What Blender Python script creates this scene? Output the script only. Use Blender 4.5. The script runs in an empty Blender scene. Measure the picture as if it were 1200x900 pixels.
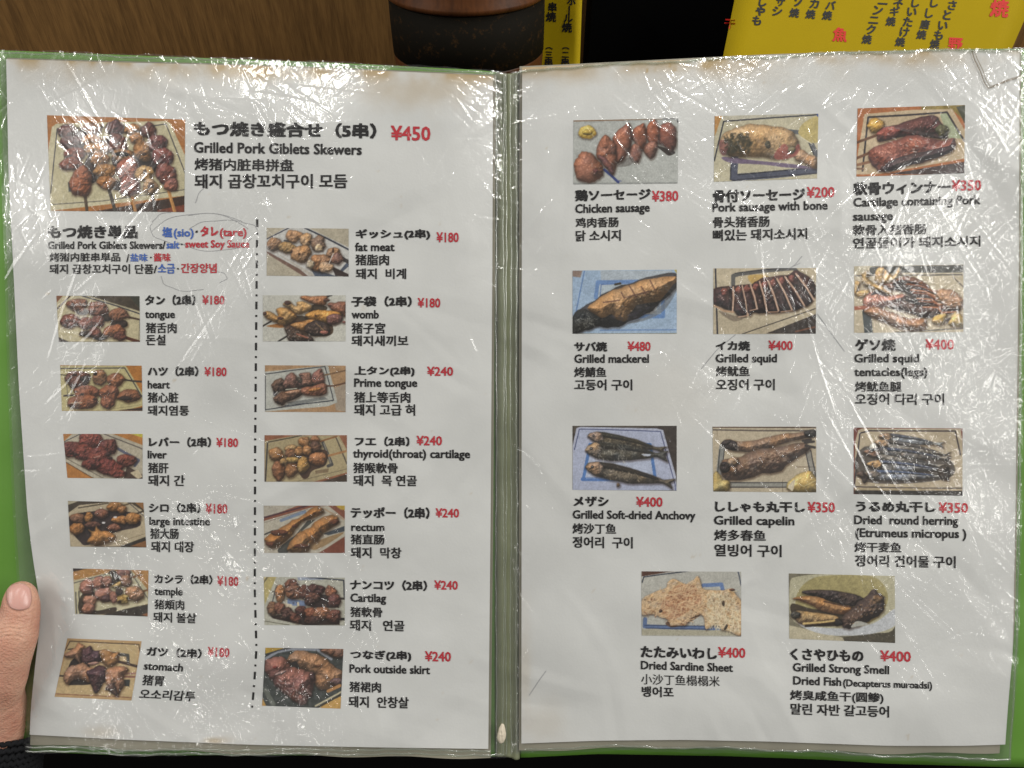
import bpy, bmesh, math, random
import numpy as np
from mathutils import Vector, Matrix
from mathutils.bvhtree import BVHTree
random.seed(3)
scene = bpy.context.scene
COL = scene.collection
# ---------------------------------------------------------------- camera, world, lamps, exposure
PITCH = math.radians(43)                    # the camera looks down at a menu held over the counter
CAM = Vector((0, 0, 1.35))
AX = Vector((1, 0, 0)); AU = Vector((0, math.sin(PITCH), math.cos(PITCH))); AF = Vector((0, math.cos(PITCH), -math.sin(PITCH)))
D0 = .32                                    # metres from the lens to the menu
HT = .6923                                  # tangent of half the horizontal view
S0 = D0*HT/600                              # size of one unit on the menu
cd = bpy.data.cameras.new('camera'); cam = bpy.data.objects.new('camera', cd); COL.objects.link(cam)
cd.sensor_width = 36; cd.lens = 18/HT; cd.clip_start = .01; cd.clip_end = 60
cam.matrix_world = Matrix((( AX.x, AU.x, -AF.x, CAM.x), (AX.y, AU.y, -AF.y, CAM.y), (AX.z, AU.z, -AF.z, CAM.z), (0, 0, 0, 1)))
scene.camera = cam
w = bpy.data.worlds.new('World'); scene.world = w; w.use_nodes = True
w.node_tree.nodes['Background'].inputs[0].default_value = (.95, .93, .88, 1)
w.node_tree.nodes['Background'].inputs[1].default_value = .16
def lamp(loc, target, sx, sy, power, col=(1, .975, .93), roll=0):
    l = bpy.data.lights.new('ceiling_or_added_lamp', 'AREA'); l.shape = 'RECTANGLE'; l.size = sx; l.size_y = sy; l.energy = power*.87; l.color = col
    o = bpy.data.objects.new('ceiling_or_added_lamp', l); COL.objects.link(o); o.location = loc
    o.rotation_euler = (Vector(target)-Vector(loc)).to_track_quat('-Z', 'Y').to_euler()
    if roll: o.rotation_euler = (o.rotation_euler.to_matrix() @ Matrix.Rotation(math.radians(roll), 3, 'Z')).to_euler()
lamp((-.5, .34, 2.75), (-.1, .25, 1.1), 1.0, .06, 6)
lamp((.6, .24, 2.8), (0, .25, 1.1), .9, .06, 9.5)
lamp((1.55, .15, 2.7), (.1, .25, 1.1), .9, .06, 10)
lamp((-1.6, -.1, 2.7), (0, .25, 1.1), .9, .06, 10)
lamp((2.4, -.5, 2.5), (0, .25, 1.1), 1.6, 1.2, 52)  # added soft fill on the right to brighten the paper, not a ceiling fitting
lamp((-2.4, -.5, 2.5), (0, .25, 1.1), 1.6, 1.2, 23)  # weaker added fill on the left, also no fitting of the room
lamp((-1.25, -2.17, 1.95), (0, .25, 1.1), 0.55, .04, 1.2, roll=-38)  # added tube, set so its mirrored glare lands on the lower left page
lamp((1.33, -1.10, 2.37), (0, .25, 1.1), .9, .04, 1.7, roll=80)  # added upright tube, set so its reflection sparkles down the right edge
scene.view_settings.view_transform = 'Standard'; scene.view_settings.look = 'None'
scene.view_settings.exposure = 0; scene.view_settings.gamma = 1; scene.view_settings.use_curve_mapping = False
try:
    scene.cycles.use_denoising = True; scene.cycles.caustics_reflective = False; scene.cycles.max_bounces = 5
    scene.cycles.transparent_max_bounces = 24; scene.cycles.sample_clamp_indirect = 6
except Exception: pass
# ---------------------------------------------------------------- helpers
def PT(px, py, d):                          # a point at depth d along the sight line through picture unit (px, py)
    k = S0*d/D0
    return CAM+AX*((px-600)*k)+AU*((450-py)*k)+AF*d
CAMn, AXn, AUn, AFn = [np.array(v) for v in (CAM, AX, AU, AF)]
def PTn(px, py, d):
    px = np.asarray(px, float); py = np.asarray(py, float); d = np.asarray(d, float)+0*px; k = S0*d/D0
    return CAMn+((px-600)*k)[..., None]*AXn+((450-py)*k)[..., None]*AUn+d[..., None]*AFn
def link(name, me, mat=None, parent=None, smooth=False):
    o = bpy.data.objects.new(name, me); COL.objects.link(o)
    if mat: me.materials.append(mat)
    if parent: o.parent = parent
    if smooth: me.polygons.foreach_set('use_smooth', np.ones(len(me.polygons), bool))
    return o
def tag(o, label=None, cat=None, group=None, kind=None):
    for k, v in (('label', label), ('category', cat), ('group', group), ('kind', kind)):
        if v: o[k] = v
    return o
def empty(name, loc=(0, 0, 0)):
    o = bpy.data.objects.new(name, None); COL.objects.link(o); o.location = loc; o.empty_display_size = .02
    return o
def put(o, root):                           # parent keeping the world position
    o.parent = root; o.matrix_parent_inverse = Matrix.Translation(root.location).inverted()
    return o
def grid_mesh(name, P):                     # P: (ny, nx, 3)
    ny, nx = P.shape[:2]
    me = bpy.data.meshes.new(name); n = ny*nx; f = (ny-1)*(nx-1)
    me.vertices.add(n); me.vertices.foreach_set('co', P.reshape(-1).astype(np.float32))
    i = np.arange(n).reshape(ny, nx)
    q = np.stack([i[1:, :-1], i[1:, 1:], i[:-1, 1:], i[:-1, :-1]], -1).reshape(-1)
    me.loops.add(f*4); me.loops.foreach_set('vertex_index', q.astype(np.int32))
    me.polygons.add(f); me.polygons.foreach_set('loop_start', (np.arange(f)*4).astype(np.int32))
    me.polygons.foreach_set('use_smooth', np.ones(f, bool))
    me.update(); return me
def mat(name):
    m = bpy.data.materials.new(name); m.use_nodes = True
    return m, m.node_tree, m.node_tree.nodes['Principled BSDF']
def nd(nt, typ, **kw):
    n = nt.nodes.new(typ)
    for k, v in kw.items():
        if k.startswith('_'): setattr(n, k[1:], v)
        else: n.inputs[k.replace('_', ' ')].default_value = v
    return n
def flat(name, col, rough=.6, spec=.3, noise=.0, scale=200, bump=0, metal=0):
    m, nt, b = mat(name)
    b.inputs['Base Color'].default_value = (*col, 1); b.inputs['Roughness'].default_value = rough; b.inputs['Specular IOR Level'].default_value = spec
    b.inputs['Metallic'].default_value = metal
    if noise or bump:
        tc = nd(nt, 'ShaderNodeTexCoord'); n = nd(nt, 'ShaderNodeTexNoise', Scale=scale, Detail=5)
        nt.links.new(tc.outputs['Object'], n.inputs['Vector'])
        if noise:
            r = nd(nt, 'ShaderNodeMapRange'); r.inputs['To Min'].default_value = 1-noise; r.inputs['To Max'].default_value = 1+noise
            nt.links.new(n.outputs['Fac'], r.inputs['Value'])
            mx = nd(nt, 'ShaderNodeVectorMath', _operation='SCALE'); mx.inputs[0].default_value = col
            nt.links.new(r.outputs[0], mx.inputs['Scale']); nt.links.new(mx.outputs[0], b.inputs['Base Color'])
        if bump:
            bp = nd(nt, 'ShaderNodeBump', Strength=.6, Distance=bump); nt.links.new(n.outputs['Fac'], bp.inputs['Height']); nt.links.new(bp.outputs[0], b.inputs['Normal'])
    return m
def box(name, m, p0, p1, bev=.002, parent=None, kind=None):
    bm = bmesh.new(); bmesh.ops.create_cube(bm, size=1)
    p0 = Vector(p0); p1 = Vector(p1)
    for v in bm.verts: v.co = Vector([(p0[i]+p1[i])/2+v.co[i]*(p1[i]-p0[i]) for i in range(3)])
    if bev: bmesh.ops.bevel(bm, geom=bm.edges[:], offset=bev, segments=2, affect='EDGES')
    me = bpy.data.meshes.new(name); bm.to_mesh(me); bm.free()
    return link(name, me, m, parent)
def curve1(pts, t):                         # smooth polyline function y(x)
    p = np.array(pts, float)
    return np.interp(t, p[:, 0], p[:, 1])
# ---------------------------------------------------------------- printed food pictures
# small numpy painter for the printed pictures on the two sheets
RNG = np.random.RandomState(7)
def vnoise(h, w, cell, rng=RNG):
    """smooth value noise in -1..1"""
    gh, gw = int(h/cell)+3, int(w/cell)+3
    g = rng.rand(gh, gw)*2-1
    y = np.arange(h)/cell; x = np.arange(w)/cell
    yi = y.astype(int); xi = x.astype(int)
    fy = (y-yi)[:, None]; fx = (x-xi)[None, :]
    fy = fy*fy*(3-2*fy); fx = fx*fx*(3-2*fx)
    a = g[yi][:, xi]; b = g[yi][:, xi+1]; c = g[yi+1][:, xi]; d = g[yi+1][:, xi+1]
    return (a*(1-fx)+b*fx)*(1-fy)+(c*(1-fx)+d*fx)*fy
def fbm(h, w, cell, octv=3, rng=RNG):
    o = 0; amp = 1; s = 0
    for k in range(octv):
        o = o+amp*vnoise(h, w, max(cell/2**k, 1.01), rng); s += amp; amp *= .55
    return o/s
def smooth_closed(pts, n=5):
    p = np.array(pts, float); out = []
    m = len(p)
    for i in range(m):
        a, b, c, d = p[i-1], p[i], p[(i+1) % m], p[(i+2) % m]
        for k in range(n):
            t = k/n
            out.append(.5*((2*b)+(c-a)*t+(2*a-5*b+4*c-d)*t*t+(3*b-a-3*c+d)*t**3))
    return np.array(out)
KR = 1.8                                   # raster cells per unit
class Pic:
    def __init__(s, org, zoom, quad):
        s.o = org; s.z = zoom; s.q = quad
        q = np.array(quad, float)
        s.x0, s.y0 = q.min(0)-1; x1, y1 = q.max(0)+1
        s.W = int((x1-s.x0)*KR)+2; s.H = int((y1-s.y0)*KR)+2
        s.a = np.ones((s.H, s.W, 3))*.75
        s.u = KR/zoom                      # raster cells per authoring unit
    def c(s, p):
        p = np.array(p, float)
        return np.stack([(p[:, 0]/s.z+s.o[0]-s.x0)*KR, (p[:, 1]/s.z+s.o[1]-s.y0)*KR], 1)
    def bg(s, col, n=.06, cell=9, stretch=None):
        t = fbm(s.H, s.W, cell)
        if stretch: t = np.repeat(fbm(s.H, 1+s.W//12, 2), 12, 1)[:, :s.W]*.7+.3*t
        s.a[:] = np.array(col)/255*(1+n*t[..., None])
    def sd(s, P, pad=6, closed=True):
        lo = np.floor(P.min(0)-pad).astype(int); hi = np.ceil(P.max(0)+pad).astype(int)
        x0, y0 = max(lo[0], 0), max(lo[1], 0); x1, y1 = min(hi[0], s.W), min(hi[1], s.H)
        if x1 <= x0 or y1 <= y0: return None
        Y, X = np.mgrid[y0:y1, x0:x1]; X = X+.5; Y = Y+.5
        D = np.full(X.shape, 1e9); ins = np.zeros(X.shape, bool)
        n = len(P)
        for i in range(n if closed else n-1):
            ax, ay = P[i]; bx, by = P[(i+1) % n]
            dx, dy = bx-ax, by-ay; L = dx*dx+dy*dy+1e-9
            t = np.clip(((X-ax)*dx+(Y-ay)*dy)/L, 0, 1)
            D = np.minimum(D, (X-ax-t*dx)**2+(Y-ay-t*dy)**2)
            if closed:
                c = ((ay > Y) != (by > Y))
                ins ^= c & (X < dx*(Y-ay)/(dy if abs(dy) > 1e-9 else 1e-9)+ax)
        D = np.sqrt(D)
        if closed: D = np.where(ins, D, -D)
        return (slice(y0, y1), slice(x0, x1)), D
    def poly(s, pts, col, soft=.7, sm=False, n=.05, cell=7, al=1.):
        P = s.c(pts)
        if sm: P = smooth_closed(P)
        r = s.sd(P)
        if r is None: return
        sl, D = r
        m = np.clip(D/soft+.5, 0, 1)[..., None]*al
        cc = np.array(col)/255*(1+n*fbm(*D.shape, cell)[..., None])
        s.a[sl] = s.a[sl]*(1-m)+cc*m
    def line(s, pts, w, col, al=1., soft=.8):
        P = s.c(pts); r = s.sd(P, pad=w*s.u+3, closed=False)
        if r is None: return
        sl, D = r
        m = np.clip((w*s.u*.5-D)/soft+.5, 0, 1)[..., None]*al
        s.a[sl] = s.a[sl]*(1-m)+np.array(col)/255*m
    def blob(s, pts, col, dark=None, r=None, n=.5, cell=None, sh=.42, spec=.35, sm=True, crack=0., hue=.12, char=0., flat=.0):
        P = s.c(pts)
        if sm: P = smooth_closed(P, 4)
        size = min(np.ptp(P[:, 0]), np.ptp(P[:, 1]))
        # wobble of the outline
        k = len(P); ph = RNG.rand(3)*6.28
        cen = P.mean(0); t = np.arange(k)/k*6.283
        wob = .018*np.sin(3*t+ph[0])+.018*np.sin(7*t+ph[1])+.014*np.sin(17*t+ph[2])
        P = P+(P-cen)/(np.linalg.norm(P-cen, axis=1)[:, None]+1e-6)*(wob*size)[:, None]
        res = s.sd(P, pad=8)
        if res is None: return
        sl, D = res
        col = np.array(col, float)/255
        dark = np.array(dark, float)/255 if dark is not None else col*.32
        # contact shadow
        Ds = np.roll(np.roll(D, 2, 0), 1, 1)
        shd = np.clip(1+Ds/4.5, 0, 1)**1.5*sh
        s.a[sl] *= (1-shd[..., None]*np.array([.85, .95, 1.]))
        r = r*s.u if r else size*.42
        h = np.clip(D/r, 0, 1); H = np.sqrt(np.clip(1-(1-h)**2, 0, 1))*r
        cell = cell*s.u if cell else max(size*.28, 2.5)
        nz = fbm(*D.shape, cell, 4); nz2 = fbm(*D.shape, 2.4, 2); nz3 = fbm(*D.shape, cell*1.6, 2)
        rid = 1-np.abs(nz3)*3; rid = np.clip(rid, 0, 1)
        H = H*(1-flat)+n*cell*.8*nz+n*.28*nz2-crack*rid*3
        gy, gx = np.gradient(H)
        inv = 1/np.sqrt(gx*gx+gy*gy+1)
        L = np.array([-.35, -.62, .70])
        dif = np.clip((-gx*L[0]-gy*L[1]+L[2])*inv, 0, 1)
        hv = np.array([-.2, -.38, .90]); sp = np.clip((-gx*hv[0]-gy*hv[1]+hv[2])*inv, 0, 1)**26
        tone = np.clip(.16+.88*dif+.22*nz+.10*nz2, 0, 1.2)
        tone *= np.clip(.75+h*1.1, 0, 1)*(1-crack*.6*rid)
        cc = dark+(col*1.18-dark)*tone[..., None]
        gr = cc.mean(-1, keepdims=True); cc = gr+(cc-gr)*.84
        cc = cc*(1+hue*nz3[..., None]*np.array([.6, .1, -.8]))
        if char: 
            cm = np.clip((fbm(*D.shape, cell*1.2, 3)-.25+char)*3, 0, 1)[..., None]*.85
            cc = cc*(1-cm)+np.array([.13, .10, .09])*cm
        cc = cc+(.62*spec*sp*np.clip(.4+nz2*2, 0, 1))[..., None]*np.array([1, .95, .9])
        m = np.clip(D/.9+.5, 0, 1)[..., None]
        s.a[sl] = s.a[sl]*(1-m)+cc*m
    def lump(s, cx, cy, rx, ry, col, dark=None, rot=0, k=10, jag=.14, **kw):
        t = np.arange(k)/k*6.283+RNG.rand()*.6
        rr = 1+jag*(RNG.rand(k)*2-1)
        x = np.cos(t)*rx*rr; y = np.sin(t)*ry*rr; ro = math.radians(rot)
        s.blob(np.stack([cx+x*math.cos(ro)-y*math.sin(ro), cy+x*math.sin(ro)+y*math.cos(ro)], 1), col, dark, **kw)
    def specks(s, pts, n, col, w=5, ln=0, ang=0, al=.8, jit=20):
        """little marks inside a polygon given in authoring units"""
        p = np.array(pts, float); lo = p.min(0); hi = p.max(0); c = 0; tries = 0
        while c < n and tries < n*12:
            tries += 1
            q = lo+RNG.rand(2)*(hi-lo); ins = False
            for i in range(len(p)):
                a, b = p[i-1], p[i]
                if (a[1] > q[1]) != (b[1] > q[1]) and q[0] < (b[0]-a[0])*(q[1]-a[1])/(b[1]-a[1])+a[0]: ins = not ins
            if not ins: continue
            c += 1; an = math.radians(ang+(RNG.rand()*2-1)*jit); l = ln*(.5+RNG.rand())
            s.line([q, q+np.array([math.cos(an), math.sin(an)])*max(l, .5)], w*(.6+.8*RNG.rand()), col, al=al*(.5+.5*RNG.rand()))
    def fish(s, head, tail, w, top, belly, dark=(45, 42, 40), headcol=None, tailw=.9, bend=0., char=0., spec=.5):
        h = np.array(head, float); t = np.array(tail, float); d = t-h; L = np.linalg.norm(d); d /= L; nn = np.array([-d[1], d[0]])
        def at(f, o): return h+d*L*f+nn*(o*w+bend*math.sin(f*3.14))
        up = [(0, 0), (.04, -.3), (.14, -.46), (.32, -.5), (.55, -.42), (.78, -.22), (.88, -.13), (1, -.34*tailw)]
        dn = [(.97, 0), (1, .36*tailw), (.88, .12), (.78, .2), (.55, .42), (.32, .5), (.14, .42), (.04, .22)]
        s.blob([at(*q) for q in up+dn], belly, dark, n=.45, spec=spec, char=char, r=w*.42)
        s.blob([at(*q) for q in [(.1, -.42), (.32, -.47), (.55, -.39), (.8, -.18), (.8, -.02), (.55, -.12), (.3, -.12), (.1, -.1)]], top, dark, n=.4, sh=.1, spec=spec, r=w*.3)
        hc = headcol or belly
        s.blob([at(*q) for q in [(0, 0), (.05, -.3), (.15, -.42), (.2, 0), (.15, .4), (.05, .22)]], hc, dark, n=.6, sh=.2, spec=spec, r=w*.3)
        e = at(.07, -.08); s.line([e, e+.1], w*.17, (35, 30, 30)); s.line([e-2, e-1.9], w*.06, (200, 200, 200))

def cream(p, pts, col=(205, 193, 158)): p.poly(pts, col, n=.035, cell=14)
DK = (52, 52, 62)

def pic_platter():
    p = Pic((50, 125), 6.92, [(55, 135), (217, 140), (216, 248.5), (59.4, 247)])
    p.bg((176, 116, 62), .12, 5, True)
    p.poly([(300, 870), (1170, 720), (1170, 870)], (62, 42, 32), n=.3)
    p.poly([(930, 840), (1170, 790), (1170, 880), (930, 880)], (125, 66, 46), n=.2)
    cream(p, [(75, 165), (110, 138), (1000, 116), (1035, 135), (1170, 430), (1170, 720), (60, 845), (40, 400)], (208, 198, 165))
    cream(p, [(125, 180), (995, 145), (1150, 540), (1150, 670), (60, 790)], (200, 190, 155))
    p.line([(65, 700), (118, 178), (500, 165)], 8, DK); p.line([(900, 155), (1000, 140), (1160, 550)], 8, DK); p.line([(60, 795), (480, 765), (1160, 672)], 6, (70, 66, 66))
    p.poly([(205, 610), (260, 620), (270, 690), (210, 690)], (88, 92, 92))
    for a, b, c, w in [((345, 720), (362, 870), (80, 66, 50), 26), ((535, 660), (592, 860), (62, 56, 48), 28), ((710, 640), (755, 870), (172, 122, 68), 26), ((875, 640), (915, 860), (58, 50, 46), 26), ((1010, 640), (1075, 870), (190, 138, 82), 26)]: p.line([a, b], w, c); p.line([(a[0]-6, a[1]), (b[0]-6, b[1])], w*.25, tuple(min(255, v*1.35) for v in c), .6)
    for x, y, a, b in [(330, 270, 60, 90), (400, 500, 60, 120), (540, 300, 50, 60), (620, 440, 60, 50), (760, 470, 60, 60), (870, 480, 60, 70), (600, 640, 50, 40)]: p.lump(x, y, a, b, (50, 32, 27), (30, 20, 18), spec=.1)
    for x, y, a, b, c in [(205, 195, 85, 60, (104, 58, 52)), (235, 290, 110, 60, (92, 52, 48)), (265, 385, 95, 52, (128, 66, 52)), (235, 465, 88, 62, (128, 66, 50)), (310, 610, 95, 130, (160, 90, 58)),
        (400, 178, 85, 52, (140, 88, 54)), (395, 265, 80, 48, (172, 116, 66)), (505, 330, 50, 40, (170, 110, 55)), (435, 345, 110, 55, (178, 120, 60)), (465, 425, 85, 60, (170, 112, 56)), (500, 520, 92, 62, (175, 118, 60)), (520, 615, 85, 60, (170, 108, 55)),
        (590, 180, 78, 72, (92, 54, 54)), (610, 300, 78, 82, (120, 68, 56)), (645, 395, 92, 52, (160, 110, 66))]: p.lump(x, y, a, b, c, n=.7)
    p.lump(645, 385, 58, 20, (36, 32, 26), spec=.1, sh=.1)
    for x, y, a, b, c in [(690, 520, 88, 110, (170, 98, 78)), (705, 640, 82, 88, (158, 88, 72)), (730, 190, 66, 46, (176, 118, 66)), (760, 255, 62, 46, (180, 120, 66)), (810, 360, 78, 88, (172, 118, 70)),
        (860, 190, 62, 62, (114, 68, 58)), (930, 290, 78, 66, (118, 66, 62)), (965, 410, 88, 85, (130, 70, 66)), (1000, 545, 86, 90, (146, 82, 70)), (1045, 635, 60, 55, (158, 96, 80)), (825, 540, 78, 68, (206, 156, 92)), (870, 650, 62, 62, (190, 144, 96))]: p.lump(x, y, a, b, c, n=.6)
    for x, y, a, b in [(820, 385, 20, 13), (828, 528, 16, 20), (878, 638, 28, 24), (760, 195, 30, 10)]: p.lump(x, y, a, b, (86, 58, 42), spec=.1, sh=.1)
    for k in range(9): p.line([(395+k*17, 330+k*36), (450+k*17, 318+k*36)], 5, (110, 66, 30), .6)
    p.specks([(130, 150), (1050, 150), (1080, 660), (230, 700)], 40, (240, 225, 215), 5, 10, 20, .7)
    return p
def pic_tongue():
    p = Pic((60, 340), 10.91, [(66, 346.5), (163.5, 347), (164, 400.5), (69, 400.5)])
    p.bg((70, 60, 48), .2); p.poly([(60, 60), (170, 60), (60, 170)], (140, 90, 60))
    p.poly([(980, 60), (1150, 60), (1150, 260)], (60, 60, 50))
    cream(p, [(150, 70), (480, 75), (1140, 280), (1140, 660), (230, 660), (70, 590), (70, 160)])
    p.line([(70, 250), (240, 75)], 16, (70, 55, 60)); p.line([(400, 75), (800, 190), (1140, 305)], 16, DK); p.line([(480, 75), (1140, 275)], 10, (170, 160, 135)); p.line([(1130, 380), (1120, 640)], 8, (90, 85, 75))
    p.poly([(90, 610), (240, 665), (90, 665)], (60, 48, 42)); p.line([(985, 345), (1145, 380)], 26, (80, 62, 50)); p.line([(960, 610), (1150, 670)], 40, (90, 50, 35))
    for q in [(400, 280, 70, 40), (700, 350, 70, 50), (860, 430, 110, 60), (620, 600, 90, 45), (480, 560, 110, 40)]: p.lump(*q, (66, 52, 44), spec=.1)
    for x, y, a, b, c in [(350, 190, 115, 95, (150, 96, 72)), (240, 180, 45, 50, (140, 86, 64)), (590, 240, 140, 95, (142, 88, 68)), (870, 310, 120, 85, (150, 98, 72)), (240, 400, 135, 90, (130, 72, 58)), (450, 420, 110, 80, (138, 74, 58)), (600, 400, 90, 70, (120, 70, 60)), (570, 540, 80, 70, (130, 74, 60)), (800, 520, 140, 80, (160, 96, 64)), (880, 590, 80, 60, (120, 70, 56))]: p.lump(x, y, a, b, c, n=.75)
    p.specks([(130, 320), (600, 330), (940, 560), (600, 600)], 16, (215, 180, 160), 6, 8, 0, .5)
    return p
def pic_heart():
    p = Pic((65, 420), 10.91, [(70.5, 428), (166, 428.5), (167, 481.5), (72.5, 481.5)])
    p.bg((178, 118, 56), .08)
    cream(p, [(50, 95), (900, 95), (1130, 480), (1130, 600), (880, 670), (60, 670)], (196, 184, 136))
    p.line([(50, 130), (885, 122), (1100, 480)], 13, DK); p.line([(60, 210), (140, 215)], 10, DK); p.line([(140, 320), (160, 500)], 6, DK); p.line([(200, 380), (210, 460)], 6, DK)
    p.poly([(780, 665), (1130, 625), (1130, 670)], (60, 45, 40)); p.line([(700, 650), (1120, 590)], 5, (140, 125, 90))
    p.line([(890, 275), (1000, 290), (1120, 300)], 24, (64, 54, 46)); p.line([(110, 478), (230, 470)], 22, (56, 48, 42)); p.line([(1060, 470), (1120, 485)], 26, (90, 84, 80))
    for x, y, a, b, c in [(290, 270, 165, 115, (112, 70, 58)), (570, 250, 100, 110, (158, 110, 76)), (770, 270, 120, 90, (156, 96, 62)), (400, 430, 170, 90, (150, 88, 62)), (360, 560, 200, 95, (150, 90, 62)), (680, 440, 130, 100, (156, 92, 62)), (660, 570, 90, 75, (148, 86, 58)), (940, 480, 150, 90, (142, 90, 62))]: p.lump(x, y, a, b, c, n=.7)
    for q in [(250, 210, 30, 14), (380, 260, 70, 40), (510, 195, 26, 26), (340, 460, 26, 14), (500, 520, 30, 12), (900, 510, 90, 26)]: p.lump(*q, (60, 46, 40), spec=.05, sh=.1)
    p.line([(200, 572), (340, 566)], 12, (235, 215, 190), .8)
    return p
def pic_liver():
    p = Pic((70, 500), 10.91, [(74, 508.5), (167, 508.5), (167, 561), (79, 560)])
    p.bg((186, 126, 66), .08); p.poly([(900, 90), (1060, 90), (1060, 140)], (200, 190, 80))
    cream(p, [(160, 90), (660, 85), (1070, 240), (1070, 700), (450, 665), (60, 450), (50, 190)], (190, 180, 160))
    p.line([(50, 195), (260, 95)], 9, DK); p.line([(560, 90), (1060, 285)], 12, (80, 72, 72)); p.line([(70, 400), (560, 660)], 7, (90, 80, 70)); p.line([(80, 455), (430, 660)], 9, (80, 56, 40))
    p.line([(740, 280), (1010, 430), (960, 500)], 36, (98, 100, 118)); p.poly([(860, 500), (1070, 620), (1070, 690), (820, 660)], (80, 62, 54)); p.poly([(900, 590), (1000, 550), (1060, 640), (1000, 670)], (206, 190, 160))
    for x, y, a, b, c in [(170, 290, 130, 110, (120, 62, 54)), (400, 170, 160, 100, (140, 70, 60)), (320, 330, 160, 110, (128, 62, 52)), (620, 260, 130, 110, (120, 66, 58)), (500, 380, 160, 120, (128, 64, 54)), (860, 430, 140, 80, (132, 72, 60)), (620, 520, 170, 110, (132, 62, 54)), (740, 600, 110, 60, (132, 64, 54)), (400, 480, 110, 70, (120, 60, 52))]: p.lump(x, y, a, b, c, n=1., cell=36)
    for q in [(200, 350, 26, 20), (620, 350, 34, 22), (430, 490, 34, 16), (640, 400, 40, 18)]: p.lump(*q, (70, 46, 44), spec=.05, sh=.1)
    p.line([(440, 395), (510, 375)], 18, (205, 160, 145), .7)
    p.specks([(70, 200), (500, 110), (740, 300), (980, 470), (700, 640), (300, 460)], 60, (190, 140, 125), 6, 6, 0, .5)
    return p
def pic_largeint():
    p = Pic((70, 580), 10.91, [(79.5, 587), (168, 589), (171.5, 641.5), (82.5, 640.5)])
    p.bg((70, 60, 50), .2); p.poly([(930, 70), (1120, 80), (1120, 230)], (150, 108, 70))
    p.poly([(100, 80), (250, 75), (100, 130)], (190, 180, 155))
    cream(p, [(250, 130), (640, 90), (860, 75), (1060, 200), (1110, 300), (1110, 540), (760, 660), (100, 665), (110, 230)], (192, 176, 148))
    p.line([(240, 165), (620, 105)], 16, (90, 80, 66)); p.line([(800, 140), (960, 90)], 20, (100, 82, 60)); p.line([(860, 80), (1090, 280)], 9, DK)
    p.poly([(770, 660), (1110, 530), (1110, 670)], (56, 50, 44)); p.poly([(900, 655), (1110, 580), (1110, 670)], (140, 98, 64)); p.line([(600, 650), (1110, 490)], 5, (130, 115, 90)); p.line([(960, 250), (1070, 205)], 22, (70, 60, 50))
    p.poly([(120, 280), (400, 210), (900, 220), (1030, 390), (700, 480), (360, 640), (250, 590), (120, 420)], (56, 46, 46), sm=True, n=.3)
    for x, y, a, b, c in [(700, 150, 100, 60, (160, 106, 56)), (800, 190, 60, 50, (165, 108, 60)), (230, 300, 100, 60, (140, 96, 70)), (370, 290, 52, 70, (176, 120, 66)), (530, 240, 90, 60, (140, 88, 66)), (220, 430, 90, 75, (170, 112, 60)), (780, 320, 110, 50, (180, 120, 66)), (940, 300, 110, 70, (182, 122, 64)), (690, 420, 90, 50, (140, 88, 66)), (420, 380, 100, 40, (110, 72, 58))]: p.lump(x, y, a, b, c, n=.6)
    p.blob([(350, 590), (400, 500), (360, 440), (440, 470), (460, 400), (520, 450), (620, 470), (720, 530), (640, 610), (500, 650), (400, 630)], (186, 126, 66), n=.5)
    for k in range(7): p.line([(540+k*16-60, 480+k*6), (480+k*30-80, 620)], 4, (130, 80, 40), .5)
    for q in [(550, 355), (700, 285)]: p.line([q, (q[0]+20, q[1])], 24, (220, 215, 215))
    p.specks([(250, 260), (900, 200), (950, 380), (300, 560)], 18, (200, 170, 150), 5, 8, 0, .5)
    return p
def pic_temple():
    p = Pic((80, 660), 10.91, [(85.5, 666), (174, 668.5), (173, 722.5), (88, 719.5)])
    p.bg((182, 134, 78), .1, 6); p.poly([(50, 60), (250, 66), (60, 110)], (60, 50, 45))
    cream(p, [(70, 220), (780, 60), (1010, 330), (1030, 500), (380, 665), (80, 660)], (200, 192, 160))
    p.line([(70, 255), (520, 130)], 9, DK); p.line([(780, 90), (1030, 470)], 9, DK); p.line([(95, 370), (105, 640)], 14, (90, 90, 86)); p.line([(135, 360), (150, 650)], 14, (60, 60, 60))
    p.poly([(400, 650), (1030, 520), (1030, 690), (500, 670)], (64, 58, 52), n=.3); p.line([(360, 665), (700, 575), (1030, 500)], 34, (214, 204, 172)); p.poly([(940, 660), (1030, 630), (1030, 690)], (150, 100, 70))
    p.line([(820, 180), (930, 145)], 30, (120, 84, 50)); p.line([(930, 370), (1030, 335)], 26, (130, 92, 64))
    p.poly([(160, 420), (340, 360), (330, 600), (600, 560), (560, 640), (160, 640)], (70, 60, 50), sm=True, n=.3)
    for x, y, a, b, c in [(240, 300, 100, 95, (168, 110, 92)), (400, 250, 90, 90, (170, 112, 94)), (500, 230, 70, 70, (166, 112, 92)), (700, 130, 90, 70, (150, 100, 86)), (740, 220, 80, 80, (160, 112, 86)), (450, 400, 110, 90, (170, 116, 100)), (490, 450, 70, 50, (86, 58, 56)), (280, 490, 90, 80, (176, 122, 98)), (260, 580, 80, 70, (168, 112, 90)), (590, 430, 60, 80, (160, 108, 92)), (850, 390, 120, 100, (184, 136, 102)), (700, 460, 80, 70, (190, 156, 84))]: p.lump(x, y, a, b, c, n=.55)
    p.blob([(520, 110), (590, 90), (650, 200), (660, 260), (570, 290), (560, 170)], (70, 60, 52), n=.5); p.blob([(560, 290), (660, 230), (680, 280), (600, 320)], (186, 150, 88), n=.3)
    p.lump(650, 360, 50, 50, (74, 58, 54)); p.lump(655, 490, 18, 18, (50, 34, 26), spec=0)
    return p
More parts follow.
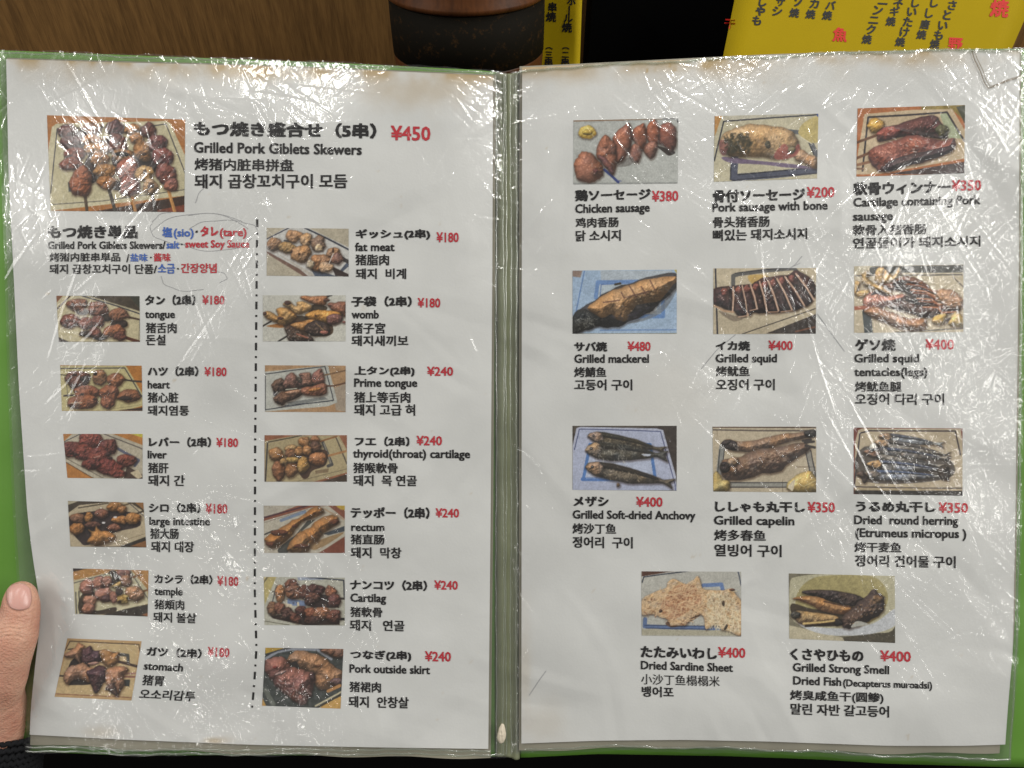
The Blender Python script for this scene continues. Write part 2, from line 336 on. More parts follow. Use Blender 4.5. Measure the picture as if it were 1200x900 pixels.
def pic_stomach():
    p = Pic((60, 745), 10.91, [(79, 748), (166, 751.5), (154, 821), (64, 816.5)])
    p.bg((196, 162, 118), .05)
    cream(p, [(235, 70), (1120, 110), (1040, 785), (50, 740)], (206, 180, 136))
    p.line([(175, 190), (240, 70), (1120, 110), (1135, 200)], 11, (64, 50, 44)); p.line([(45, 742), (1040, 790)], 9, (130, 84, 66))
    p.line([(740, 225), (980, 250), (985, 350)], 40, (84, 82, 78)); p.poly([(930, 560), (1010, 560), (1000, 650), (920, 640)], (64, 64, 64))
    p.line([(860, 330), (1110, 395)], 34, (72, 54, 50)); p.line([(880, 490), (1095, 480)], 26, (170, 130, 116)); p.line([(880, 525), (1085, 525)], 26, (150, 105, 92)); p.line([(105, 512), (170, 515)], 20, (60, 50, 48)); p.line([(215, 175), (280, 165)], 14, (60, 50, 48))
    p.poly([(250, 330), (420, 280), (560, 560), (500, 620), (330, 630), (190, 600)], (50, 44, 42), sm=True)
    W = (192, 136, 100)
    p.blob([(170, 240), (250, 190), (300, 150), (350, 90), (420, 130), (410, 190), (380, 260), (370, 350), (300, 290), (180, 280)], W, n=.4)
    p.blob([(390, 200), (440, 150), (510, 135), (540, 190), (640, 190), (650, 290), (600, 340), (460, 380), (400, 330)], (92, 62, 66), n=.6)
    p.blob([(610, 220), (650, 180), (740, 190), (790, 220), (860, 210), (860, 300), (820, 380), (720, 400), (660, 330)], (184, 126, 70), n=.35)
    p.blob([(160, 480), (230, 400), (330, 370), (420, 350), (500, 400), (560, 430), (540, 560), (480, 600), (380, 560), (280, 570), (220, 620), (170, 590)], W, n=.4)
    p.blob([(450, 470), (540, 420), (640, 370), (710, 430), (720, 540), (650, 640), (590, 735), (540, 700), (500, 600)], (88, 56, 58), n=.6)
    p.blob([(700, 440), (800, 400), (900, 390), (990, 440), (930, 520), (940, 600), (900, 690), (850, 760), (800, 640), (720, 660)], (186, 126, 88), n=.45)
    p.blob([(690, 680), (760, 610), (810, 640), (850, 740), (830, 770), (740, 710)], (96, 72, 64), n=.4); p.blob([(460, 360), (560, 330), (610, 350), (540, 380)], (180, 130, 110), n=.2, sh=.1)
    for k in range(5): p.line([(670+k*38, 210), (690+k*30, 360)], 5, (130, 80, 36), .55)
    p.specks([(180, 430), (700, 430), (700, 650), (200, 600)], 34, (235, 220, 215), 7, 10, 40, .75); p.specks([(400, 180), (640, 200), (600, 340), (420, 340)], 16, (225, 205, 205), 6, 8, 40, .7)
    return p
def pic_fat():
    p = Pic((305, 260), 10.91, [(312.5, 267), (408.5, 268), (408.5, 324), (312.5, 323)])
    p.bg((186, 176, 156), .06)
    for k in range(20): p.line([(60, 380+k*22), (500, 260+k*26)], 4, (165, 155, 138), .4)
    cream(p, [(330, 70), (600, 70), (1140, 330), (1140, 700), (560, 700), (70, 390), (70, 220)], (206, 204, 200))
    p.line([(70, 225), (370, 75)], 15, (58, 58, 70)); p.line([(565, 75), (860, 215), (1140, 360)], 22, (50, 54, 66)); p.poly([(80, 370), (500, 600), (620, 700), (560, 700), (60, 390)], (120, 92, 80)); p.poly([(180, 380), (700, 680), (640, 700), (560, 640)], (190, 182, 172))
    p.poly([(640, 590), (960, 690), (1140, 480), (1140, 560), (980, 700), (700, 700)], (84, 92, 108), n=.2); p.poly([(920, 590), (1140, 680), (1140, 705), (960, 690)], (60, 48, 46)); p.line([(1050, 470), (1140, 520)], 50, (64, 60, 60)); p.line([(930, 590), (1140, 690)], 30, (56, 44, 42)); p.line([(310, 240), (440, 262)], 26, (86, 84, 84))
    for x, y, a, b, c in [(440, 180, 105, 80, (186, 138, 98)), (590, 230, 80, 85, (200, 156, 112)), (740, 280, 95, 100, (150, 118, 96)), (180, 290, 110, 85, (160, 118, 84)), (340, 330, 110, 75, (176, 136, 84)), (520, 410, 140, 110, (190, 140, 94)), (940, 400, 100, 75, (180, 132, 94)), (760, 520, 150, 110, (178, 126, 86)), (980, 470, 85, 70, (150, 106, 90)), (640, 540, 50, 60, (196, 176, 148)), (840, 580, 90, 70, (204, 166, 132)), (750, 330, 50, 50, (214, 186, 152))]: p.lump(x, y, a, b, c, n=.55)
    for q in [(630, 255, 18, 14), (500, 410, 16, 14), (575, 480, 14, 12), (930, 370, 12, 40), (400, 380, 14, 20)]: p.lump(*q, (70, 46, 34), spec=0, sh=.1)
    p.line([(935, 400), (880, 530)], 9, (245, 240, 235))
    return p
def pic_womb():
    p = Pic((302, 340), 10.91, [(308, 346), (405, 346), (405, 400), (308, 400)])
    p.bg((206, 204, 194), .015, 12)
    for a, b in [((60, 462), (170, 400)), ((265, 655), (380, 585)), ((880, 85), (945, 65))]: p.line([a, b], 22, (52, 48, 46))
    p.poly([(110, 460), (330, 480), (420, 400), (300, 420)], (176, 120, 66), sm=True); p.poly([(330, 470), (700, 590), (950, 560), (900, 400), (500, 330)], (84, 66, 50), sm=True, n=.3)
    p.poly([(500, 330), (620, 330), (700, 190), (860, 200), (870, 260), (600, 380)], (74, 64, 52), sm=True)
    Y = (204, 152, 88)
    p.blob([(540, 90), (600, 70), (680, 80), (880, 75), (880, 130), (860, 190), (720, 180), (600, 130)], (180, 120, 80), n=.5)
    p.blob([(900, 170), (1000, 155), (1130, 160), (1130, 340), (1000, 290), (920, 230)], (156, 100, 76), n=.5)
    p.blob([(70, 300), (130, 265), (210, 300), (260, 330), (240, 240), (340, 215), (430, 260), (490, 310), (480, 370), (380, 440), (270, 435), (180, 390), (100, 350)], Y, n=.5)
    p.blob([(320, 180), (400, 135), (460, 190), (500, 200), (500, 155), (600, 150), (690, 200), (690, 250), (600, 290), (520, 310), (400, 240)], (210, 164, 106), n=.5)
    p.blob([(610, 340), (660, 280), (780, 250), (930, 265), (1050, 290), (1070, 390), (950, 440), (840, 400), (720, 390)], (208, 148, 72), n=.45)
    p.blob([(880, 340), (1000, 300), (1080, 340), (1060, 410), (920, 440)], (130, 86, 78), n=.6)
    p.blob([(420, 440), (560, 400), (700, 370), (740, 420), (620, 500), (480, 500)], (196, 134, 72), n=.45)
    p.blob([(620, 440), (750, 390), (880, 430), (920, 520), (860, 580), (700, 580), (600, 520)], (76, 58, 50), n=.6)
    p.blob([(340, 480), (430, 460), (560, 540), (690, 600), (690, 655), (420, 655), (380, 580)], (90, 68, 56), n=.8)
    for q in [(90, 300, 25, 25), (380, 165, 40, 28), (290, 360, 45, 20), (880, 130, 40, 18), (740, 325, 14, 14)]: p.lump(*q, (92, 62, 52), spec=.1, sh=.1)
    p.lump(1105, 408, 22, 14, (140, 80, 70)); p.lump(850, 540, 50, 26, (170, 100, 84)); p.line([(500, 560), (640, 610)], 16, (170, 110, 90)); p.line([(740, 420), (850, 520)], 8, (200, 160, 110), .8)
    p.specks([(350, 480), (650, 480), (680, 640), (400, 640)], 22, (225, 215, 210), 7, 16, 50, .8); p.specks([(640, 430), (880, 430), (880, 560), (640, 560)], 14, (210, 180, 160), 6, 10, 50, .7)
    return p
def pic_primetongue():
    p = Pic((302, 422), 10.91, [(310.5, 428), (405, 428.5), (405, 483), (310.5, 482.5)])
    p.bg((178, 142, 106), .1, 6); p.poly([(960, 360), (1130, 300), (1130, 660), (1000, 640)], (170, 154, 136))
    cream(p, [(80, 150), (870, 70), (900, 75), (1020, 540), (900, 590), (80, 660)], (192, 192, 184))
    p.line([(80, 182), (450, 130), (860, 82), (970, 515), (600, 560), (95, 635), (95, 200)], 12, (48, 50, 58)); p.line([(350, 580), (960, 520)], 10, (56, 60, 70))
    p.line([(860, 190), (960, 170), (1130, 130)], 20, (130, 102, 76)); p.line([(890, 330), (970, 330), (1130, 290)], 20, (100, 72, 56)); p.poly([(370, 540), (850, 470), (900, 500), (400, 580)], (130, 132, 130)); p.poly([(200, 390), (260, 390), (240, 460), (200, 450)], (66, 66, 74))
    p.line([(340, 385), (840, 300)], 40, (66, 54, 48))
    p.blob([(185, 300), (260, 235), (330, 250), (350, 370), (240, 410), (190, 380)], (112, 84, 68), n=.8)
    p.blob([(340, 260), (420, 155), (540, 250), (560, 320), (440, 350), (340, 360)], (140, 100, 90), n=.7); p.blob([(480, 220), (560, 230), (580, 290), (530, 290)], (84, 72, 60), n=.5, sh=.1)
    p.blob([(525, 180), (660, 160), (690, 220), (690, 310), (570, 330), (570, 250)], (150, 106, 88), n=.7)
    p.blob([(695, 180), (800, 110), (830, 140), (850, 280), (720, 300)], (150, 100, 88), n=.7)
    p.blob([(200, 480), (300, 410), (350, 400), (540, 380), (560, 450), (380, 540), (310, 580), (220, 530)], (112, 80, 62), n=.8)
    p.blob([(350, 410), (520, 375), (540, 420), (400, 440)], (176, 128, 98), n=.4, sh=.1)
    p.blob([(560, 360), (700, 330), (850, 295), (890, 370), (860, 440), (700, 460), (580, 440)], (156, 98, 72), n=.7); p.lump(730, 380, 90, 26, (184, 118, 64), rot=-14, sh=.1)
    p.line([(360, 378), (500, 362)], 12, (200, 196, 180)); p.line([(215, 440), (250, 405)], 10, (220, 215, 210))
    p.specks([(200, 300), (840, 160), (860, 400), (260, 520)], 50, (200, 165, 145), 5, 6, 0, .5)
    return p
def pic_thyroid():
    p = Pic((302, 504), 10.91, [(310, 510), (406.5, 510), (406.5, 564.5), (310, 564.5)])
    p.bg((150, 98, 72), .15)
    cream(p, [(90, 140), (480, 70), (1040, 70), (1145, 260), (1145, 540), (700, 665), (90, 665)], (178, 162, 126))
    p.line([(135, 155), (560, 70)], 14, (74, 66, 56)); p.line([(125, 170), (98, 660)], 20, (70, 66, 64)); p.line([(1000, 90), (1140, 430)], 16, (84, 76, 66)); p.line([(1010, 85), (1120, 270)], 14, (190, 176, 146)); p.line([(510, 655), (1145, 495)], 6, (100, 90, 70))
    p.line([(830, 150), (950, 440), (900, 460)], 40, (76, 74, 72)); p.line([(845, 165), (935, 420)], 14, (150, 144, 132)); p.poly([(820, 660), (1145, 560), (1145, 665)], (72, 60, 50)); p.line([(800, 145), (1010, 80)], 20, (140, 96, 60)); p.line([(860, 340), (1145, 265)], 28, (170, 126, 84))
    p.poly([(730, 520), (910, 490), (900, 540), (740, 560)], (132, 112, 84))
    p.poly([(480, 350), (860, 250), (870, 440), (700, 520), (640, 610), (560, 600)], (76, 56, 44), sm=True)
    for x, y, a, b, c in [(590, 150, 80, 70, (178, 124, 76)), (730, 120, 60, 50, (160, 110, 76)), (740, 210, 80, 70, (110, 78, 62)), (430, 240, 80, 50, (180, 140, 90)), (420, 300, 80, 60, (150, 102, 68)), (240, 310, 100, 85, (180, 128, 80)), (530, 270, 70, 55, (180, 128, 78)), (630, 260, 60, 60, (176, 122, 74)), (270, 520, 95, 125, (148, 96, 64)), (430, 500, 80, 115, (156, 106, 66)), (440, 380, 80, 40, (188, 150, 84)), (580, 440, 80, 110, (188, 142, 76)), (770, 370, 115, 85, (180, 116, 70)), (330, 400, 50, 40, (180, 140, 90))]: p.lump(x, y, a, b, c, n=.4)
    for a, b in [((680, 130), (780, 130)), ((700, 390), (820, 410)), ((570, 110), (620, 120)), ((400, 260), (440, 240)), ((510, 240), (570, 240))]: p.line([a, b], 12, (84, 52, 34), .8)
    return p
def pic_rectum():
    p = Pic((302, 586), 10.91, [(309, 592.5), (404, 592.5), (404, 648), (309.5, 648)])
    p.bg((136, 84, 66), .1, 6); p.poly([(70, 60), (540, 60), (70, 240)], (182, 174, 160)); p.poly([(980, 60), (1120, 60), (1120, 130), (1060, 120)], (190, 160, 70))
    cream(p, [(70, 270), (700, 90), (900, 70), (1120, 250), (1120, 460), (780, 680), (70, 690)], (190, 182, 166))
    p.line([(80, 225), (640, 70)], 22, (80, 50, 56)); p.line([(80, 290), (640, 120)], 6, (120, 110, 105)); p.line([(300, 260), (600, 150)], 40, (110, 130, 160), .8); p.line([(90, 440), (200, 390)], 18, (60, 60, 60))
    p.poly([(760, 690), (1120, 470), (1120, 690)], (128, 74, 58)); p.poly([(250, 640), (330, 560), (480, 450), (640, 260), (740, 250), (560, 400), (380, 680), (270, 690)], (76, 76, 72)); p.poly([(840, 430), (1110, 330), (1110, 400), (900, 450)], (70, 76, 84)); p.poly([(680, 560), (1100, 410), (900, 560), (720, 640)], (160, 132, 96), sm=True)
    p.blob([(90, 500), (220, 400), (400, 290), (560, 200), (700, 100), (800, 90), (840, 160), (740, 220), (560, 290), (460, 420), (350, 530), (230, 620), (110, 580)], (182, 120, 62), n=.8, cell=60)
    p.blob([(400, 650), (400, 560), (520, 430), (640, 350), (760, 260), (920, 190), (1000, 220), (1050, 290), (960, 350), (860, 420), (780, 490), (690, 570), (640, 660), (500, 680)], (182, 122, 66), n=.8, cell=60)
    for q in [(270, 420, 110, 40), (470, 330, 30, 20), (160, 560, 60, 30), (560, 590, 100, 28), (980, 280, 60, 40)]: p.lump(*q, (104, 58, 40), spec=.15, sh=.1)
    for k in range(12): p.line([(250+k*45, 450-k*28), (290+k*45, 490-k*28)], 6, (110, 64, 32), .5)
    for k in range(9): p.line([(600+k*42, 420-k*24), (680+k*38, 520-k*28)], 6, (120, 70, 36), .6)
    p.line([(615, 420), (670, 570)], 7, (90, 74, 54)); p.line([(850, 110), (930, 160), (1030, 200), (1100, 250)], 16, (176, 150, 124)); p.specks([(100, 480), (760, 120), (980, 250), (500, 640)], 60, (226, 180, 110), 6, 12, -40, .55)
    return p
def pic_cartilag():
    p = Pic((302, 670), 10.91, [(309, 676), (404, 677), (404, 733), (310, 732.5)])
    p.bg((190, 188, 174), .04); p.poly([(70, 60), (240, 60), (90, 420)], (194, 178, 120), n=.05); p.poly([(500, 60), (800, 60), (860, 100), (520, 110)], (160, 168, 186))
    p.line([(70, 150), (125, 70)], 9, DK); p.line([(640, 70), (860, 88), (1100, 110), (1108, 330)], 16, (46, 50, 62)); p.line([(190, 380), (240, 180)], 12, DK); p.line([(80, 630), (400, 680)], 8, (90, 88, 70)); p.line([(1030, 340), (1110, 345)], 26, (58, 50, 48)); p.line([(1060, 605), (1110, 605)], 34, (40, 36, 34)); p.line([(190, 255), (240, 250)], 10, (60, 50, 48))
    p.poly([(380, 340), (640, 380), (620, 440), (380, 430)], (118, 136, 170)); p.line([(330, 425), (420, 435)], 44, (220, 206, 180)); p.line([(515, 400), (520, 450)], 28, (224, 210, 180))
    p.poly([(600, 280), (1000, 300), (1040, 460), (700, 460), (600, 400)], (48, 36, 34)); p.poly([(150, 560), (1040, 520), (1050, 680), (600, 685), (200, 600)], (54, 40, 36))
    B = (120, 74, 58)
    for x, y, a, b, c in [(285, 280, 66, 120, (176, 118, 72)), (440, 170, 90, 75, (122, 76, 60)), (460, 260, 110, 90, (140, 92, 68)), (600, 260, 70, 90, (110, 66, 54)), (740, 230, 120, 75, (84, 50, 46)), (700, 320, 100, 60, (110, 70, 58)), (930, 260, 80, 80, (150, 92, 64)), (980, 370, 90, 90, (112, 66, 58)), (660, 380, 60, 50, (80, 54, 50)), (200, 470, 80, 90, (132, 92, 66)), (280, 470, 70, 80, (132, 84, 66)), (390, 540, 90, 80, (92, 60, 52)), (500, 590, 80, 70, (110, 66, 54)), (560, 500, 80, 60, (92, 54, 46)), (670, 520, 80, 70, (150, 86, 60)), (820, 530, 120, 80, (166, 104, 66)), (980, 570, 90, 90, (120, 72, 58)), (700, 620, 100, 50, (80, 50, 44))]: p.lump(x, y, a, b, c, n=.9)
    p.specks([(200, 150), (980, 200), (1040, 620), (180, 580)], 60, (205, 165, 140), 7, 9, 30, .6); p.specks([(200, 150), (980, 200), (1040, 620), (180, 580)], 40, (50, 34, 34), 16, 10, 30, .6)
    return p
def pic_skirt():
    p = Pic((302, 754), 10.91, [(311, 759), (402.5, 760.5), (399, 830.5), (307, 827)])
    p.bg((70, 74, 72), .3, 6); p.poly([(90, 50), (340, 60), (100, 130)], (190, 156, 70)); p.line([(90, 200), (250, 110), (420, 75), (760, 80), (940, 200)], 34, (150, 154, 164)); p.line([(100, 160), (260, 90), (420, 60)], 14, (60, 62, 66))
    p.poly([(760, 830), (1070, 670), (1070, 850), (760, 850)], (206, 164, 96)); p.line([(740, 800), (1070, 620)], 22, (200, 190, 160)); p.line([(780, 820), (1070, 650)], 16, (70, 60, 50)); p.poly([(60, 700), (110, 800), (50, 810)], (190, 150, 80)); p.line([(100, 600), (200, 780)], 60, (130, 134, 124), .7)
    p.blob([(800, 90), (900, 60), (1100, 60), (1090, 170), (1000, 180), (860, 130)], (140, 96, 74), n=.8)
    p.blob([(390, 200), (450, 110), (590, 90), (760, 130), (900, 230), (1000, 310), (1100, 380), (1080, 480), (960, 560), (860, 590), (740, 530), (700, 400), (540, 330), (420, 250)], (180, 132, 96), n=.6, cell=90)
    p.blob([(110, 220), (240, 180), (370, 200), (450, 300), (600, 340), (700, 400), (720, 560), (680, 660), (600, 800), (480, 730), (340, 640), (200, 500), (110, 400)], (164, 106, 94), n=.6, cell=90)
    p.poly([(430, 260), (490, 230), (540, 320), (480, 310)], (50, 46, 44), sm=True); p.lump(690, 410, 36, 50, (100, 66, 62)); p.lump(1010, 490, 80, 50, (110, 84, 84)); p.lump(770, 285, 60, 16, (110, 72, 48), sh=.1); p.lump(220, 305, 30, 20, (150, 66, 60), sh=.1)
    p.line([(900, 610), (1050, 540)], 40, (190, 140, 90)); p.lump(290, 380, 80, 22, (170, 138, 130), rot=-20, sh=.1)
    p.specks([(120, 420), (350, 480), (700, 600), (600, 780), (300, 680)], 70, (240, 230, 228), 8, 18, 50, .8)
    return p
def pic_chicken():
    p = Pic((665, 130), 8.57, [(672, 141), (795, 138.5), (794, 215), (672, 216)])
    p.bg((188, 190, 186), .03, 20); p.line([(50, 100), (960, 85)], 14, (140, 112, 86)); p.line([(960, 82), (1090, 70), (1110, 110)], 14, (56, 56, 62)); p.poly([(100, 110), (1100, 80), (1100, 95), (100, 125)], (176, 178, 176))
    p.line([(50, 728), (1110, 722)], 12, (156, 158, 156)); p.line([(370, 590), (440, 650), (510, 715)], 26, (56, 70, 130)); p.line([(500, 700), (540, 705)], 8, (70, 80, 140))
    p.lump(200, 215, 88, 68, (214, 184, 88), (150, 110, 30), n=.3, jag=.06); p.lump(200, 215, 50, 30, (196, 160, 60), n=.2, sh=.05, jag=.06)
    S = (166, 100, 78)
    p.poly([(900, 350), (1080, 410), (1020, 450), (960, 410)], (60, 52, 48), sm=True); p.poly([(560, 500), (700, 420), (640, 540), (500, 560)], (110, 104, 100), sm=True, al=.6)
    p.blob([(915, 180), (960, 130), (1040, 120), (1090, 180), (1090, 320), (1050, 420), (960, 350), (910, 300)], (142, 82, 68), n=.13)
    p.blob([(790, 180), (860, 85), (910, 130), (925, 230), (905, 330), (820, 320)], (164, 92, 66), n=.13); p.blob([(760, 350), (870, 300), (905, 360), (880, 450), (830, 480), (770, 420)], (150, 100, 86), n=.13)
    p.blob([(640, 220), (755, 125), (790, 180), (790, 320), (740, 400), (680, 330)], (164, 92, 64), n=.13); p.blob([(620, 380), (690, 330), (750, 400), (720, 500), (680, 520), (630, 460)], (160, 104, 86), n=.13)
    p.blob([(450, 270), (585, 135), (640, 160), (650, 300), (620, 400), (560, 500), (500, 520), (480, 400)], (168, 102, 78), n=.13)
    p.blob([(290, 390), (360, 245), (440, 290), (495, 380), (490, 560), (450, 640), (380, 560), (310, 480)], (168, 102, 74), n=.35); p.blob([(310, 440), (380, 470), (450, 560), (460, 630), (400, 590), (330, 500)], (150, 96, 90), n=.2, sh=.05)
    p.blob([(65, 540), (110, 440), (190, 410), (280, 460), (350, 540), (355, 620), (300, 700), (190, 725), (100, 670)], (178, 112, 84), n=.13); p.lump(280, 605, 24, 26, (120, 70, 66), sh=.2, spec=0)
    p.specks([(100, 450), (340, 560), (200, 700)], 8, (230, 200, 185), 10, 6, 0, .6)
    return p
def pic_bonesausage():
    p = Pic((830, 130), 8.57, [(837.5, 136), (959, 133), (957.5, 209), (836.5, 213)])
    p.bg((200, 192, 165), .04, 20); p.poly([(60, 40), (140, 40), (65, 260)], (190, 140, 80)); p.poly([(140, 50), (1110, 20), (1110, 50), (160, 100)], (196, 190, 172))
    p.line([(60, 500), (155, 105), (700, 65), (1105, 38)], 14, (44, 46, 56)); p.line([(1095, 35), (1110, 70)], 14, (60, 80, 150)); p.line([(810, 205), (910, 215)], 44, (96, 100, 104)); p.line([(1030, 320), (1090, 440)], 50, (98, 100, 104)); p.line([(1010, 320), (1060, 440)], 10, (40, 42, 50))
    p.line([(265, 470), (255, 670), (600, 645), (1090, 595)], 74, (80, 84, 102)); p.line([(300, 640), (1000, 575)], 12, (40, 42, 54)); p.line([(230, 500), (222, 690), (270, 700)], 12, (40, 42, 54)); p.line([(290, 690), (1090, 625)], 10, (46, 48, 60))
    p.poly([(150, 460), (500, 500), (900, 540), (1090, 580), (800, 570), (560, 540), (220, 520)], (120, 104, 128), sm=True)
    p.poly([(905, 210), (960, 120), (1110, 60), (1110, 290), (1040, 320), (940, 260)], (198, 180, 120), sm=True, n=.1); p.line([(940, 270), (1040, 330)], 10, (226, 218, 190))
    p.blob([(860, 430), (920, 380), (1000, 430), (1090, 470), (1080, 580), (960, 530), (880, 490)], (206, 156, 112), n=.3)
    p.blob([(115, 360), (140, 260), (230, 180), (380, 135), (560, 140), (740, 170), (860, 230), (915, 320), (900, 400), (820, 460), (700, 480), (500, 460), (330, 460), (200, 460), (130, 410)], (200, 156, 104), n=.25, cell=120)
    p.poly([(115, 300), (200, 300), (200, 400), (150, 450), (115, 400)], (130, 76, 84), sm=True, al=.6); p.poly([(660, 440), (760, 330), (840, 400), (900, 330), (920, 380), (860, 460), (700, 490)], (176, 84, 84), sm=True, al=.6)
    p.specks([(140, 320), (240, 230), (400, 230), (440, 340), (400, 440), (180, 430)], 130, (60, 58, 46), 22, 30, -60, .55, 50); p.specks([(440, 240), (700, 240), (860, 400), (640, 400), (440, 380)], 26, (96, 84, 62), 12, 16, -60, .6, 50); p.lump(600, 340, 30, 40, (90, 84, 66), spec=0, sh=.1); p.lump(835, 395, 40, 36, (130, 116, 84), spec=0, sh=.1)
    p.specks([(480, 140), (760, 170), (880, 260), (700, 220)], 12, (70, 56, 40), 9, 4, 0, .7)
    return p
def pic_winner():
    p = Pic((995, 118), 8.276, [(1005, 127), (1131, 123), (1130, 203), (1003.5, 207)])
    p.bg((182, 112, 66), .08); p.poly([(700, 40), (1130, 40), (1130, 200), (1000, 90), (700, 90)], (150, 130, 70), n=.2); p.poly([(1040, 60), (1130, 40), (1130, 240)], (80, 80, 64))
    cream(p, [(150, 130), (600, 90), (1000, 80), (1130, 300), (1130, 560), (300, 710), (60, 715), (90, 480)], (206, 184, 152)); p.poly([(880, 130), (950, 120), (1110, 370), (960, 360)], (172, 180, 146))
    p.line([(130, 680), (185, 160), (560, 140), (950, 112), (1118, 390)], 18, (52, 46, 50)); p.poly([(380, 710), (1130, 590), (1130, 720)], (66, 50, 48), n=.3)
    p.lump(260, 240, 80, 75, (220, 168, 76), n=.3, jag=.1); p.line([(75, 405), (270, 335)], 26, (110, 74, 52)); p.line([(70, 560), (200, 505)], 26, (120, 80, 56)); p.line([(70, 625), (220, 590)], 28, (150, 108, 80)); p.line([(70, 660), (140, 660)], 20, (130, 94, 70))
    p.blob([(265, 340), (330, 260), (480, 230), (700, 150), (840, 150), (900, 230), (950, 300), (940, 370), (700, 350), (520, 350), (300, 400)], (100, 58, 56), n=.6, spec=.5); p.lump(380, 310, 110, 60, (166, 84, 72), rot=-15, sh=.1); p.lump(900, 290, 60, 60, (104, 100, 64))
    p.blob([(190, 520), (220, 470), (380, 400), (560, 340), (700, 340), (900, 390), (1010, 360), (1035, 410), (990, 500), (800, 570), (600, 620), (400, 680), (280, 690), (220, 620)], (150, 82, 66), (50, 30, 34), n=.5, spec=.6)
    p.blob([(320, 660), (450, 560), (700, 500), (880, 460), (1010, 430), (980, 500), (800, 570), (600, 620), (420, 680)], (74, 54, 56), (34, 28, 32), n=.5, sh=.1, spec=.5)
    p.specks([(330, 250), (900, 360), (950, 420), (400, 600)], 36, (240, 232, 225), 7, 22, 15, .8)
    return p
def pic_mackerel():
    p = Pic((665, 310), 8.57, [(671, 317), (793, 316), (793, 391), (671, 391)])
    p.bg((168, 190, 216), .05, 18); p.poly([(330, 60), (1050, 60), (1050, 130), (700, 170), (340, 170)], (184, 194, 204)); p.poly([(300, 200), (900, 200), (900, 520), (300, 520)], (186, 198, 208)); p.line([(50, 700), (1100, 695)], 12, (150, 140, 90))
    p.line([(170, 65), (85, 480)], 12, (110, 140, 190)); p.line([(285, 330), (305, 178), (780, 172)], 40, (118, 150, 200)); p.line([(325, 330), (340, 200), (500, 195)], 8, (90, 120, 180)); p.line([(960, 370), (960, 520), (700, 520)], 40, (110, 146, 200)); p.line([(330, 660), (1100, 655)], 10, (110, 140, 190)); p.poly([(50, 60), (150, 60), (130, 130), (50, 120)], (150, 130, 120)); p.poly([(1070, 50), (1110, 50), (1110, 110)], (190, 170, 80)); p.line([(480, 200), (530, 190)], 24, (70, 66, 60))
    p.poly([(600, 590), (800, 520), (950, 400), (1100, 200), (1100, 260), (960, 470), (750, 570)], (120, 124, 130), sm=True, al=.7)
    p.blob([(50, 540), (120, 460), (220, 380), (380, 280), (600, 190), (850, 120), (1100, 100), (1110, 190), (1060, 270), (940, 390), (860, 440), (740, 520), (560, 600), (400, 640), (200, 640), (60, 690)], (84, 78, 78), n=.5)
    p.blob([(200, 440), (330, 330), (480, 260), (620, 200), (840, 140), (1070, 110), (1090, 160), (1040, 230), (920, 360), (760, 400), (640, 470), (600, 560), (540, 560), (440, 500), (340, 540)], (196, 146, 96), n=.6, cell=70, sh=.05)
    for a, b in [((620, 210), (690, 330)), ((740, 220), (790, 300)), ((830, 160), (880, 260)), ((540, 280), (570, 340)), ((580, 330), (820, 270)), ((360, 380), (520, 360))]: p.line([a, b], 14, (100, 70, 62), .7)
    p.blob([(50, 540), (130, 450), (230, 470), (330, 560), (300, 620), (180, 660), (55, 690)], (56, 56, 54), (24, 24, 24), n=1., spec=.6)
    p.specks([(70, 500), (240, 480), (300, 600), (80, 650)], 40, (190, 190, 180), 5, 22, 30, .6, 60); p.specks([(500, 230), (1000, 150), (900, 360), (560, 540)], 30, (230, 210, 180), 8, 10, 0, .5); p.specks([(450, 520), (900, 400), (700, 540), (500, 590)], 30, (60, 56, 66), 16, 20, -20, .5)
    return p
